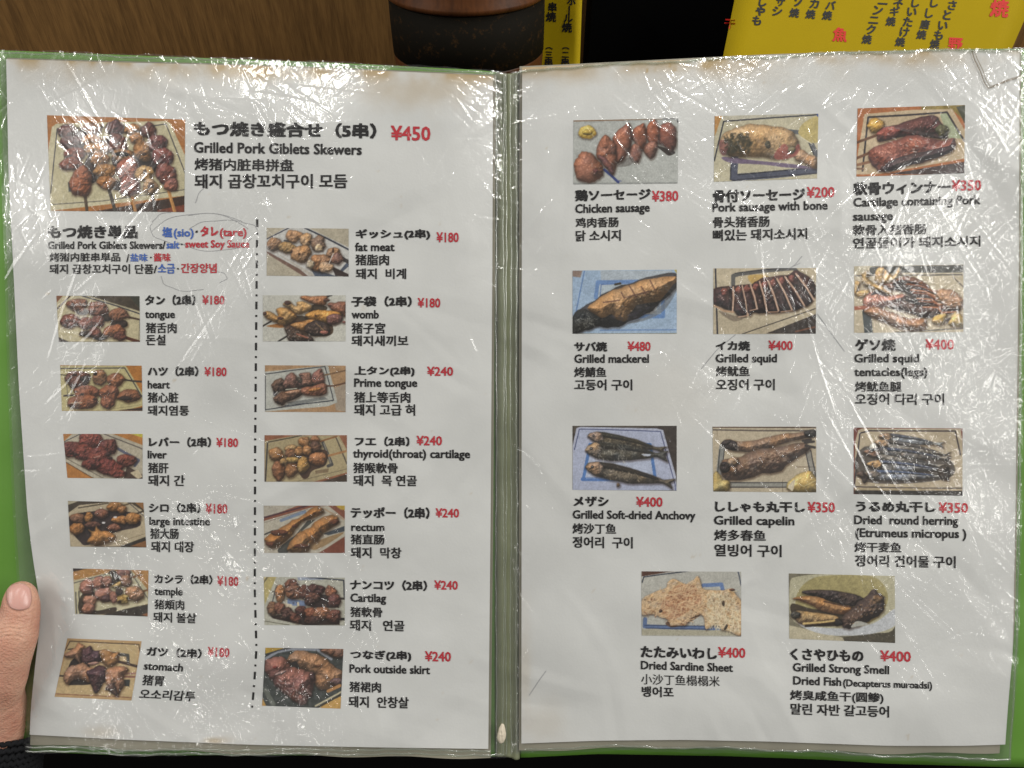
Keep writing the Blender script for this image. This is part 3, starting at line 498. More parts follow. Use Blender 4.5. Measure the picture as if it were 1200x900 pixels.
def pic_squid():
    p = Pic((830, 308), 8.57, [(836, 314.5), (956.5, 314), (956, 391), (836, 391.5)])
    p.bg((204, 190, 164), .04, 20); p.line([(72, 60), (92, 715)], 16, DK); p.poly([(400, 130), (560, 120), (620, 170), (460, 220)], (210, 176, 110), sm=True)
    p.line([(250, 220), (250, 130), (300, 115), (560, 80), (860, 55), (900, 100)], 40, (98, 96, 94)); p.line([(270, 105), (560, 70), (800, 55)], 8, (50, 50, 54))
    p.poly([(580, 710), (1090, 510), (1090, 715)], (62, 54, 50), n=.3); p.line([(880, 690), (1090, 640)], 16, (120, 80, 60)); p.line([(340, 715), (1090, 455)], 9, (60, 54, 52)); p.poly([(100, 480), (300, 540), (420, 520), (260, 590)], (150, 136, 118), sm=True)
    p.blob([(50, 260), (230, 230), (420, 215), (480, 170), (620, 150), (800, 120), (900, 80), (1090, 230), (1080, 350), (960, 440), (800, 490), (600, 495), (440, 500), (320, 545), (260, 490), (120, 450), (50, 380)], (94, 60, 56), n=.6)
    tops = [(60, 262, 60, 400), (250, 235, 245, 490), (340, 220, 395, 545), (425, 215, 490, 470), (515, 180, 590, 495), (600, 170, 705, 490), (690, 150, 840, 480), (770, 130, 965, 440), (880, 100, 1060, 380)]
    for i in range(len(tops)-1):
        a = tops[i]; b = tops[i+1]
        p.blob([(a[0]+14, a[1]), (b[0]-14, b[1]), ((b[0]+b[2])/2-14, (b[1]+b[3])/2), (b[2]-16, b[3]-8), (a[2]+22, a[3]-6), ((a[0]+a[2])/2+16, (a[1]+a[3])/2)], (80, 56, 54), (30, 24, 26), n=.6, sm=False, spec=.5)
        p.lump((a[0]+b[0])/2+8, (a[1]+b[1])/2+45, 34, 40, (150, 84, 72), sh=.05, spec=.2)
    for i, t in enumerate(tops[1:]): p.line([(t[0], t[1]+10), ((t[0]+t[2])/2+6, (t[1]+t[3])/2-10), (t[2], t[3]-10)], 17 if i != 1 else 12, (212, 178, 156)); 
    p.line([(60, 430), (160, 485), (250, 495)], 18, (196, 160, 130)); p.line([(300, 545), (400, 530), (400, 510)], 10, (200, 166, 140)); p.line([(420, 480), (495, 462)], 10, (206, 170, 146)); p.line([(600, 495), (700, 492)], 9, (190, 150, 124)); p.line([(730, 492), (840, 478)], 9, (190, 150, 124))
    p.specks([(60, 300), (1050, 250), (900, 430), (100, 430)], 34, (226, 205, 200), 7, 8, 0, .6)
    return p
def pic_tentacles():
    p = Pic((995, 305), 8.276, [(1001, 312), (1129, 310), (1129, 389), (1001, 390)])
    p.bg((212, 198, 172), .04, 20); p.poly([(200, 60), (1110, 45), (1110, 120), (540, 120), (200, 140)], (84, 84, 80), n=.2); p.poly([(50, 60), (230, 60), (60, 140)], (206, 196, 170)); p.line([(60, 150), (1100, 140)], 10, (70, 66, 66)); p.line([(1010, 165), (1110, 260)], 10, (90, 80, 76)); p.line([(500, 135), (1110, 125)], 16, (196, 184, 160)); p.line([(170, 500), (190, 700)], 84, (84, 90, 92)); p.line([(440, 700), (1110, 660)], 12, (110, 104, 96))
    F = (220, 176, 112)
    for pts in [[(60, 200), (110, 220), (60, 330), (55, 260)], [(130, 120), (180, 110), (210, 200), (340, 250), (430, 340), (360, 340), (240, 290), (130, 230)], [(70, 310), (180, 290), (200, 340), (100, 360)], [(270, 80), (340, 80), (340, 200), (290, 230), (250, 190)], [(350, 90), (420, 150), (480, 70), (510, 110), (470, 180), (420, 220), (330, 220)]]: p.blob(pts, F, n=.3)
    p.blob([(330, 240), (420, 210), (540, 150), (700, 200), (780, 270), (700, 330), (520, 300), (400, 290)], (130, 84, 62), n=.8); p.blob([(420, 230), (560, 190), (760, 290), (820, 430), (620, 440), (480, 400), (560, 330)], (60, 46, 42), n=.8)
    p.blob([(140, 400), (160, 340), (260, 300), (360, 350), (420, 340), (540, 330), (540, 380), (400, 430), (300, 470), (200, 520), (150, 480)], (196, 120, 94), n=.5, spec=.6); p.poly([(210, 340), (260, 290), (340, 310), (370, 350), (280, 330)], (64, 50, 50), sm=True); p.line([(55, 465), (150, 460)], 36, (180, 110, 86))
    p.blob([(380, 450), (520, 390), (700, 440), (860, 440), (1000, 440), (1080, 480), (960, 520), (760, 560), (600, 520)], (90, 60, 50), n=.9)
    for k in range(9): p.line([(560+k*20, 230+k*28), (700+k*20, 250+k*26), (820+k*10, 300+k*26), (980+k*8, 290+k*26)], 15, [(150, 92, 66), (70, 50, 46), (196, 134, 100)][k % 3])
    p.blob([(880, 280), (1000, 290), (1100, 380), (1100, 460), (980, 470), (900, 420), (850, 340)], (216, 160, 118), n=.6)
    p.blob([(150, 480), (260, 450), (400, 500), (560, 560), (740, 570), (740, 660), (600, 680), (420, 640), (280, 580), (180, 530)], (184, 126, 86), n=.35, spec=.6)
    p.blob([(800, 590), (850, 530), (940, 520), (920, 620), (840, 620)], (228, 178, 86), n=.3); p.blob([(960, 620), (1030, 500), (1110, 560), (1110, 640)], (228, 190, 116), n=.3); p.poly([(930, 570), (1000, 550), (950, 620)], (70, 54, 46))
    p.specks([(200, 350), (1000, 300), (1050, 500), (600, 640), (200, 540)], 60, (245, 235, 225), 7, 18, 10, .75)
    return p
def pic_anchovy():
    p = Pic((665, 493), 8.57, [(671, 499), (793, 499), (793, 575), (671, 574)])
    p.bg((66, 58, 54), .2); p.poly([(60, 50), (1000, 50), (60, 130)], (90, 82, 74))
    cream(p, [(50, 260), (90, 75), (130, 62), (900, 78), (960, 95), (1090, 560), (1100, 700), (50, 700)], (190, 194, 214)); cream(p, [(120, 95), (930, 108), (1060, 640), (1060, 700), (50, 700), (60, 350)], (184, 190, 214))
    p.line([(70, 290), (120, 85), (600, 95), (935, 108), (1080, 640), (1085, 700)], 9, (70, 78, 120)); p.line([(160, 590), (225, 240), (830, 240), (880, 570)], 32, (92, 130, 190)); p.line([(150, 588), (500, 590), (600, 600)], 36, (92, 128, 190)); p.line([(190, 580), (450, 580)], 8, (140, 165, 210)); p.poly([(240, 250), (820, 250), (860, 560), (180, 570)], (192, 200, 222), al=.8)
    p.fish((205, 150), (990, 300), 130, (60, 58, 50), (96, 88, 74), headcol=(160, 130, 110), char=.0)
    p.fish((180, 290), (1005, 355), 180, (56, 54, 48), (96, 92, 82), headcol=(170, 140, 110))
    p.poly([(740, 335), (840, 335), (830, 355), (770, 355)], (190, 196, 212))
    p.fish((185, 465), (1070, 635), 170, (52, 46, 42), (116, 102, 84), headcol=(176, 138, 108))
    p.lump(510, 645, 18, 20, (120, 96, 76)); p.poly([(750, 335), (830, 335), (810, 356), (770, 352)], (196, 200, 214))
    p.specks([(220, 260), (560, 250), (620, 420), (300, 400)], 60, (205, 200, 190), 6, 24, 60, .6, 40); p.specks([(260, 460), (700, 520), (720, 620), (400, 580)], 60, (190, 175, 150), 6, 16, 60, .55, 50); p.specks([(240, 160), (760, 250), (700, 280), (300, 210)], 40, (170, 160, 140), 6, 16, 60, .5, 50)
    return p
def pic_capelin():
    p = Pic((830, 493), 8.57, [(835, 500), (956.5, 500), (956.5, 577), (836, 576)])
    p.bg((198, 184, 160), .04, 20); p.line([(40, 65), (1090, 68)], 12, (70, 50, 44)); p.line([(40, 92), (500, 100), (1000, 100)], 14, (96, 86, 80)); p.line([(40, 55), (300, 56)], 8, (180, 130, 90))
    p.line([(140, 260), (110, 520)], 60, (150, 150, 146)); p.line([(115, 290), (95, 520)], 10, (60, 60, 62)); p.line([(165, 250), (150, 400)], 8, (60, 60, 62)); p.line([(1000, 310), (1060, 540)], 60, (156, 152, 144)); p.line([(980, 320), (1020, 510)], 12, (60, 58, 60)); p.line([(1030, 300), (1080, 560)], 10, (60, 58, 60)); p.line([(210, 645), (790, 645)], 60, (160, 158, 150)); p.line([(220, 622), (790, 622)], 10, (70, 68, 70)); p.line([(220, 668), (780, 668)], 12, (84, 78, 76))
    p.blob([(130, 230), (190, 185), (320, 210), (500, 190), (760, 130), (900, 120), (1080, 90), (1080, 150), (960, 180), (800, 220), (640, 270), (480, 310), (340, 310), (210, 295)], (156, 122, 96), (60, 48, 42), n=.5, spec=.5)
    p.blob([(130, 230), (190, 190), (280, 215), (290, 290), (210, 290)], (66, 56, 54), n=1., sh=.1)
    p.blob([(960, 110), (1080, 88), (1080, 155), (1000, 170)], (60, 56, 54), n=.5, sh=.1)
    p.blob([(110, 450), (160, 390), (300, 370), (440, 310), (640, 270), (800, 240), (960, 220), (1020, 270), (960, 330), (820, 430), (700, 520), (540, 540), (380, 580), (200, 600), (150, 560)], (134, 104, 84), (52, 42, 38), n=.6, cell=60, spec=.5)
    p.line([(320, 480), (600, 390), (920, 300)], 12, (84, 62, 50), .7); p.lump(250, 410, 55, 45, (172, 140, 110)); p.lump(250, 500, 45, 40, (160, 124, 96)); p.lump(170, 470, 55, 60, (60, 50, 48), n=1.)
    for a, b in [((970, 220), (1060, 210)), ((980, 250), (1070, 270)), ((950, 200), (1030, 190))]: p.line([a, b], 26, (70, 64, 62))
    p.specks([(330, 380), (900, 250), (800, 400), (400, 540)], 60, (206, 190, 170), 8, 14, -20, .5); p.specks([(200, 220), (340, 210), (300, 290)], 26, (220, 210, 200), 6, 14, 50, .6); p.specks([(400, 400), (900, 270), (700, 480), (400, 550)], 26, (60, 44, 40), 14, 20, -20, .6)
    p.blob([(50, 540), (100, 520), (150, 590), (210, 610), (210, 700), (50, 705)], (214, 184, 110), n=.15); p.blob([(780, 660), (860, 570), (1010, 500), (1090, 600), (1090, 720), (860, 715)], (212, 182, 110), n=.15); p.poly([(800, 660), (870, 590), (850, 700), (820, 690)], (224, 210, 184), sm=True); p.line([(870, 620), (960, 660), (1080, 600)], 8, (232, 214, 160), .7)
    return p
def pic_herring():
    p = Pic((995, 493), 8.276, [(1000.5, 501), (1128, 502), (1128, 581), (1000.5, 579)])
    p.bg((120, 62, 52), .1); cream(p, [(60, 200), (90, 90), (130, 75), (1080, 78), (1100, 200), (1110, 670), (50, 670)], (196, 180, 154)); p.poly([(50, 675), (1110, 675), (1110, 740), (50, 710)], (58, 54, 50), n=.3); p.line([(50, 640), (105, 120), (200, 98), (1030, 100), (1080, 330)], 14, (64, 56, 60)); p.line([(50, 640), (700, 655), (1110, 655)], 12, (80, 70, 68)); cream(p, [(60, 650), (1110, 662), (1110, 680), (55, 675)], (186, 168, 138))
    p.poly([(150, 250), (900, 330), (960, 560), (150, 590)], (74, 68, 66), sm=True, al=.8)
    p.fish((290, 150), (920, 235), 90, (80, 84, 96), (160, 164, 166), headcol=(180, 140, 104))
    p.fish((245, 210), (980, 330), 95, (84, 78, 76), (166, 156, 140), headcol=(190, 150, 110))
    p.fish((230, 290), (980, 370), 100, (70, 78, 100), (136, 130, 124), headcol=(90, 84, 84))
    p.fish((140, 300), (920, 450), 85, (90, 86, 82), (160, 150, 136), headcol=(150, 110, 88))
    p.fish((170, 420), (960, 480), 100, (80, 90, 118), (150, 154, 164), headcol=(196, 150, 96))
    p.fish((130, 520), (970, 545), 100, (70, 84, 116), (154, 160, 172), headcol=(120, 110, 104))
    p.lump(150, 560, 26, 50, (80, 64, 58)); p.lump(110, 520, 40, 30, (96, 76, 66)); p.lump(920, 500, 60, 70, (74, 64, 58), n=1.); p.lump(230, 260, 40, 40, (210, 208, 204), n=.8)
    p.specks([(250, 170), (900, 260), (950, 550), (180, 560)], 60, (225, 222, 220), 6, 22, 60, .6, 20)
    return p
def pic_sardine():
    p = Pic((745, 665), 8.57, [(751.5, 669.5), (868.5, 670), (868.5, 746), (752, 745)])
    p.bg((192, 190, 182), .04, 20); p.poly([(60, 30), (420, 30), (60, 90)], (90, 60, 50)); p.line([(65, 150), (80, 95), (300, 65), (520, 38)], 12, (60, 64, 76)); p.line([(1030, 45), (1060, 180)], 14, (90, 96, 110)); p.line([(60, 650), (1060, 655)], 60, (184, 178, 158))
    p.line([(680, 180), (860, 170), (875, 230)], 40, (110, 134, 180)); p.line([(95, 520), (90, 590), (300, 600), (840, 610)], 42, (104, 124, 164)); p.line([(90, 580), (840, 590)], 8, (60, 70, 100)); p.line([(100, 610), (700, 620)], 8, (60, 70, 100))
    p.poly([(300, 560), (420, 480), (660, 450), (560, 540), (380, 600)], (110, 84, 70), sm=True)
    p.blob([(60, 310), (180, 250), (300, 200), (340, 170), (380, 120), (450, 150), (520, 150), (570, 130), (610, 90), (650, 120), (690, 210), (760, 220), (820, 240), (880, 230), (960, 215), (1020, 280), (1060, 400), (1060, 670), (960, 650), (880, 640), (820, 580), (700, 610), (680, 490), (600, 480), (540, 530), (500, 560), (380, 580), (340, 570), (260, 510), (160, 470), (60, 470)], (204, 172, 132), (130, 96, 66), n=.4, cell=24, spec=.1, flat=.8, r=30)
    Z = [(80, 320), (320, 220), (620, 150), (680, 300), (680, 440), (540, 540), (380, 580), (200, 490), (70, 470)]
    p.poly([(280, 330), (420, 180), (600, 190), (660, 350), (560, 420), (380, 520), (250, 460)], (184, 126, 92), sm=True, al=.55)
    p.specks(Z, 150, (120, 72, 50), 7, 30, 30, .7, 60); p.specks(Z, 300, (232, 200, 160), 8, 46, -30, .85, 60); p.specks([(700, 240), (980, 230), (1050, 640), (860, 620), (700, 560)], 330, (236, 220, 186), 8, 46, 60, .85, 60); p.specks([(700, 240), (980, 230), (1050, 640), (860, 620), (700, 560)], 80, (140, 116, 84), 4, 24, 60, .6, 60)
    p.specks([(80, 320), (1040, 250), (1050, 640), (400, 560)], 60, (70, 52, 44), 7, 6, 0, .7); p.lump(880, 360, 14, 30, (90, 70, 56), spec=0, sh=.1); p.lump(905, 600, 14, 34, (80, 66, 54), rot=30, spec=0, sh=.1); p.lump(250, 438, 18, 18, (100, 70, 56), spec=0, sh=0); p.lump(970, 225, 30, 12, (110, 70, 56), sh=0)
    return p
def pic_kusaya():
    p = Pic((915, 665), 8.276, [(924.5, 672), (1048.5, 675), (1049, 753.5), (925, 748.5)])
    p.bg((128, 122, 104), .15, 12); p.poly([(80, 560), (600, 680), (620, 720), (80, 700)], (196, 186, 160)); p.poly([(600, 680), (1110, 580), (1110, 740), (620, 720)], (84, 78, 66), n=.2)
    p.poly([(90, 150), (160, 90), (420, 65), (800, 70), (1110, 90), (1110, 570), (900, 640), (600, 665), (380, 640), (200, 570), (90, 460)], (194, 188, 160), sm=True); p.poly([(160, 250), (280, 120), (460, 80), (900, 90), (1040, 300), (900, 520), (600, 560), (240, 550), (150, 420)], (172, 160, 112), sm=True, n=.1); p.poly([(110, 480), (220, 560), (600, 590), (900, 540), (1110, 400), (1110, 560), (900, 640), (600, 662), (380, 640), (200, 570)], (206, 208, 212), sm=True)
    p.poly([(110, 350), (300, 400), (600, 440), (600, 560), (240, 560), (110, 460)], (76, 66, 54), sm=True)
    p.blob([(215, 230), (400, 215), (600, 235), (740, 270), (800, 310), (700, 380), (560, 350), (400, 300), (240, 260)], (80, 66, 62), n=.9)
    p.blob([(120, 300), (240, 275), (380, 290), (520, 350), (690, 380), (660, 450), (560, 450), (420, 430), (300, 370), (180, 320)], (176, 126, 76), (70, 44, 30), n=.4); p.line([(420, 330), (700, 390)], 14, (56, 40, 36), .7)
    p.blob([(100, 440), (180, 420), (360, 440), (540, 470), (540, 520), (400, 550), (200, 550), (140, 500)], (190, 152, 100), (60, 44, 34), n=.5); p.line([(220, 545), (400, 530), (520, 515)], 18, (220, 190, 130)); p.line([(240, 570), (540, 545)], 20, (50, 42, 36)); p.lump(140, 460, 50, 40, (80, 76, 70))
    p.blob([(590, 500), (640, 430), (740, 350), (830, 280), (900, 215), (970, 250), (1005, 310), (990, 400), (920, 490), (780, 560), (660, 600), (600, 550)], (96, 74, 64), (34, 28, 26), n=.9, spec=.6); p.lump(940, 310, 50, 40, (120, 90, 64), sh=.05); p.lump(560, 530, 40, 34, (48, 42, 40)); p.poly([(680, 580), (740, 520), (850, 550), (760, 570)], (180, 178, 170), sm=True)
    p.specks([(640, 430), (960, 250), (980, 400), (660, 580)], 50, (190, 150, 110), 8, 14, -40, .6, 50); p.specks([(640, 430), (960, 250), (980, 400), (660, 580)], 16, (235, 230, 225), 6, 10, -40, .8, 50); p.specks([(100, 100), (500, 120), (500, 200), (120, 300)], 14, (80, 74, 56), 6, 3, 0, .6); p.specks([(700, 660), (1100, 600), (1100, 720)], 10, (190, 180, 160), 5, 14, 60, .6)
    return p
PICS = [(pic_platter, 'five grilled skewers on a square plate'), (pic_tongue, 'tongue skewers'), (pic_heart, 'heart skewers'), (pic_liver, 'liver skewers'), (pic_largeint, 'large intestine skewers'), (pic_temple, 'temple skewers'), (pic_stomach, 'stomach skewers'),
        (pic_fat, 'fat meat skewers'), (pic_womb, 'womb skewers'), (pic_primetongue, 'prime tongue skewers'), (pic_thyroid, 'throat cartilage skewers'), (pic_rectum, 'rectum skewers'), (pic_cartilag, 'cartilage skewers'), (pic_skirt, 'outside skirt meat'),
        (pic_chicken, 'chicken sausage slices'), (pic_bonesausage, 'sausage with bone'), (pic_winner, 'cartilage sausages on sticks'), (pic_mackerel, 'grilled mackerel'), (pic_squid, 'sliced grilled squid'), (pic_tentacles, 'grilled squid tentacles'),
        (pic_anchovy, 'three dried anchovies'), (pic_capelin, 'grilled capelin'), (pic_herring, 'dried round herring'), (pic_sardine, 'dried sardine sheet'), (pic_kusaya, 'dark dried fish in a bowl')]
# ---------------------------------------------------------------- the place round the menu
ZC = CAM.z-.32                              # counter top
def wood(name, c1, c2, tilt, sc=60, rough=.5):
    m, nt, b = mat(name)
    tc = nd(nt, 'ShaderNodeTexCoord'); mp = nd(nt, 'ShaderNodeMapping'); mp.inputs['Rotation'].default_value = (0, math.radians(tilt), 0); mp.inputs['Scale'].default_value = (1, 1, .10)
    n1 = nd(nt, 'ShaderNodeTexNoise', Scale=sc, Detail=6, Roughness=.65); n2 = nd(nt, 'ShaderNodeTexNoise', Scale=sc*6, Detail=3)
    mp2 = nd(nt, 'ShaderNodeMapping'); mp2.inputs['Rotation'].default_value = (0, math.radians(tilt), 0); mp2.inputs['Scale'].default_value = (1, 1, .06)
    ad = nd(nt, 'ShaderNodeMath', _operation='MULTIPLY_ADD'); ad.inputs[1].default_value = .55
    cr = nd(nt, 'ShaderNodeValToRGB'); cr.color_ramp.elements[0].position = .58; cr.color_ramp.elements[1].position = .92
    cr.color_ramp.elements[0].color = (*c2, 1); cr.color_ramp.elements[1].color = (*c1, 1)
    L = nt.links.new
    L(tc.outputs['Object'], mp.inputs[0]); L(tc.outputs['Object'], mp2.inputs[0]); L(mp.outputs[0], n1.inputs['Vector']); L(mp2.outputs[0], n2.inputs['Vector'])
    L(n2.outputs['Fac'], ad.inputs[0]); L(n1.outputs['Fac'], ad.inputs[2]); L(ad.outputs[0], cr.inputs[0]); L(cr.outputs[0], b.inputs['Base Color'])
    bp = nd(nt, 'ShaderNodeBump', Strength=.4, Distance=.0005); L(ad.outputs[0], bp.inputs['Height']); L(bp.outputs[0], b.inputs['Normal'])
    b.inputs['Roughness'].default_value = rough; b.inputs['Specular IOR Level'].default_value = .25
    return m
M_wall = wood('wood_wall', (.205, .108, .034), (.110, .057, .018), -7, 190)
M_counter = wood('dark_counter', (.05, .03, .018), (.02, .012, .008), 90)
tag(box('wall', M_wall, (-1.6, .735, .2), (1.6, .78, 2.2), 0), kind='structure')
tag(box('counter', M_counter, (-1.5, .31, ZC-.05), (1.5, .735-.002, ZC), .004), kind='structure')
tag(box('floor', flat('dark_floor', (.004, .0037, .0035), .9, .05, .3, 8), (-3, -3, -.02), (3, 3, 0), 0), kind='structure')
# lacquered wooden pot with a black band
def lathe(name, prof, seg, m, parent, cx, cy):
    a = np.arange(seg+1)/seg*2*math.pi; pr = np.array(prof)
    P = np.stack([cx+pr[:, 0][:, None]*np.cos(a), cy+pr[:, 0][:, None]*np.sin(a), pr[:, 1][:, None]+0*a], -1)[::-1]
    o = link(name, grid_mesh(name, P), m, None, True); put(o, parent); return o
pot = empty('wooden_pot', (-.0348, .62, ZC)); tag(pot, 'round red brown lacquered wooden pot with a broad black band', 'pot')
jx, jy = -.0348, .62; zb0 = CAM.z-.209; zb1 = CAM.z-.1665; Rj = .0605
M_pot = wood('lacquer_wood', (.11, .038, .011), (.05, .018, .006), 0, 40, .45)
m, nt, b = mat('black_band'); M_band = m
tc = nd(nt, 'ShaderNodeTexCoord'); n = nd(nt, 'ShaderNodeTexNoise', Scale=160, Detail=8, Roughness=.75); cr = nd(nt, 'ShaderNodeValToRGB')
cr.color_ramp.elements[0].position = .555; cr.color_ramp.elements[0].color = (.010, .0085, .006, 1); cr.color_ramp.elements[1].position = .78; cr.color_ramp.elements[1].color = (.085, .040, .012, 1)
nt.links.new(tc.outputs['Object'], n.inputs['Vector']); nt.links.new(n.outputs['Fac'], cr.inputs[0]); nt.links.new(cr.outputs[0], b.inputs['Base Color']); b.inputs['Roughness'].default_value = .7; b.inputs['Specular IOR Level'].default_value = .06
lathe('pot_body', [(0, ZC+.001), (Rj-.006, ZC+.001), (Rj-.003, ZC+.004), (Rj-.0015, zb0-.03), (Rj-.0008, zb0), (Rj-.0008, zb0+.001), (Rj-.003, zb0+.002), (Rj-.003, zb1-.001), (Rj+.0005, zb1), (Rj+.0024, zb1+.0018), (Rj+.0024, zb1+.004), (Rj+.0004, zb1+.007), (Rj, zb1+.04), (Rj+.002, zb1+.045), (Rj-.001, zb1+.048), (Rj-.006, zb1+.046), (Rj-.007, ZC+.01), (0, ZC+.01)], 96, M_pot, pot, jx, jy)
lathe('band', [(Rj-.0028, zb0+.0012), (Rj-.0004, zb0+.0016), (Rj-.0002, zb0+.02), (Rj-.0004, zb1-.0012), (Rj-.0028, zb1-.0008)], 96, M_band, pot, jx, jy)
bb = box('black_box', flat('black_plastic', (.0015, .0015, .0015), .8, .05, .2, 300), (0, 0, 0), (1, 1, 1), 0)
a = PT(690, 60, .65); c = PT(925, 60, .65)
bb.data.transform(Matrix.Translation((a.x, a.y, ZC+.0005)) @ Matrix.Diagonal((c.x-a.x, .05, .24, 1)))
tag(bb, 'tall plain black box between the two yellow menu sheets', 'box')
M_yellow = flat('yellow_card', (.37, .265, .004), .7, .1, .05, 60)
M_ybl = flat('sheet_black_ink', (.012, .012, .012), .5, .3); M_yrd = flat('sheet_red_ink', (.55, .02, .012), .5, .3)
# ---------------------------------------------------------------- lettering: built-in font outlines turned into flat meshes
class Txt: pass
TXT = []
def want(text, style):
    c = bpy.data.curves.new('t', 'FONT'); c.body = text; c.size = 1; c.resolution_u = 2
    c.offset = 0; bold = {'J': .043, 'P': .022, 'L': .028, 'C': .024, 'K': .027, 'R': .006, 'V': .034}[style]
    o = bpy.data.objects.new('t', c); COL.objects.link(o); t = Txt(); t.o = o; t.b = bold; TXT.append(t); return t
def flush():
    bpy.context.view_layer.update(); dg = bpy.context.evaluated_depsgraph_get()
    for t in TXT:
        if hasattr(t, 'v'): continue
        me = bpy.data.meshes.new_from_object(t.o.evaluated_get(dg)); n = len(me.vertices)
        v = np.zeros(n*3, np.float32); me.vertices.foreach_get('co', v); 
        V = v.reshape(-1, 3).astype(float); V[:, 2] = 0; t.me = me
        if t.b:                              # heavier strokes: four copies shifted by a hair, each a hair above the last
            me.calc_loop_triangles(); T = np.zeros(len(me.loop_triangles)*3, np.int32); me.loop_triangles.foreach_get('vertices', T); T = T.reshape(-1, 3); vv = []; ff = []
            for k, (a, b_) in enumerate(((-1, -.8), (1, -.8), (-1, .8), (1, .8))):
                q = V.copy(); q[:, 0] += a*t.b; q[:, 1] += b_*t.b; q[:, 2] = k*.004; vv.append(q); ff.append(T+k*n)
            V = np.concatenate(vv); me = bpy.data.meshes.new('t'); me.from_pydata(V.tolist(), [], np.concatenate(ff).tolist()); bpy.data.meshes.remove(t.me); t.me = me
        t.v = V
    for t in TXT:
        if t.o: 
            c = t.o.data; bpy.data.objects.remove(t.o); bpy.data.curves.remove(c); t.o = None
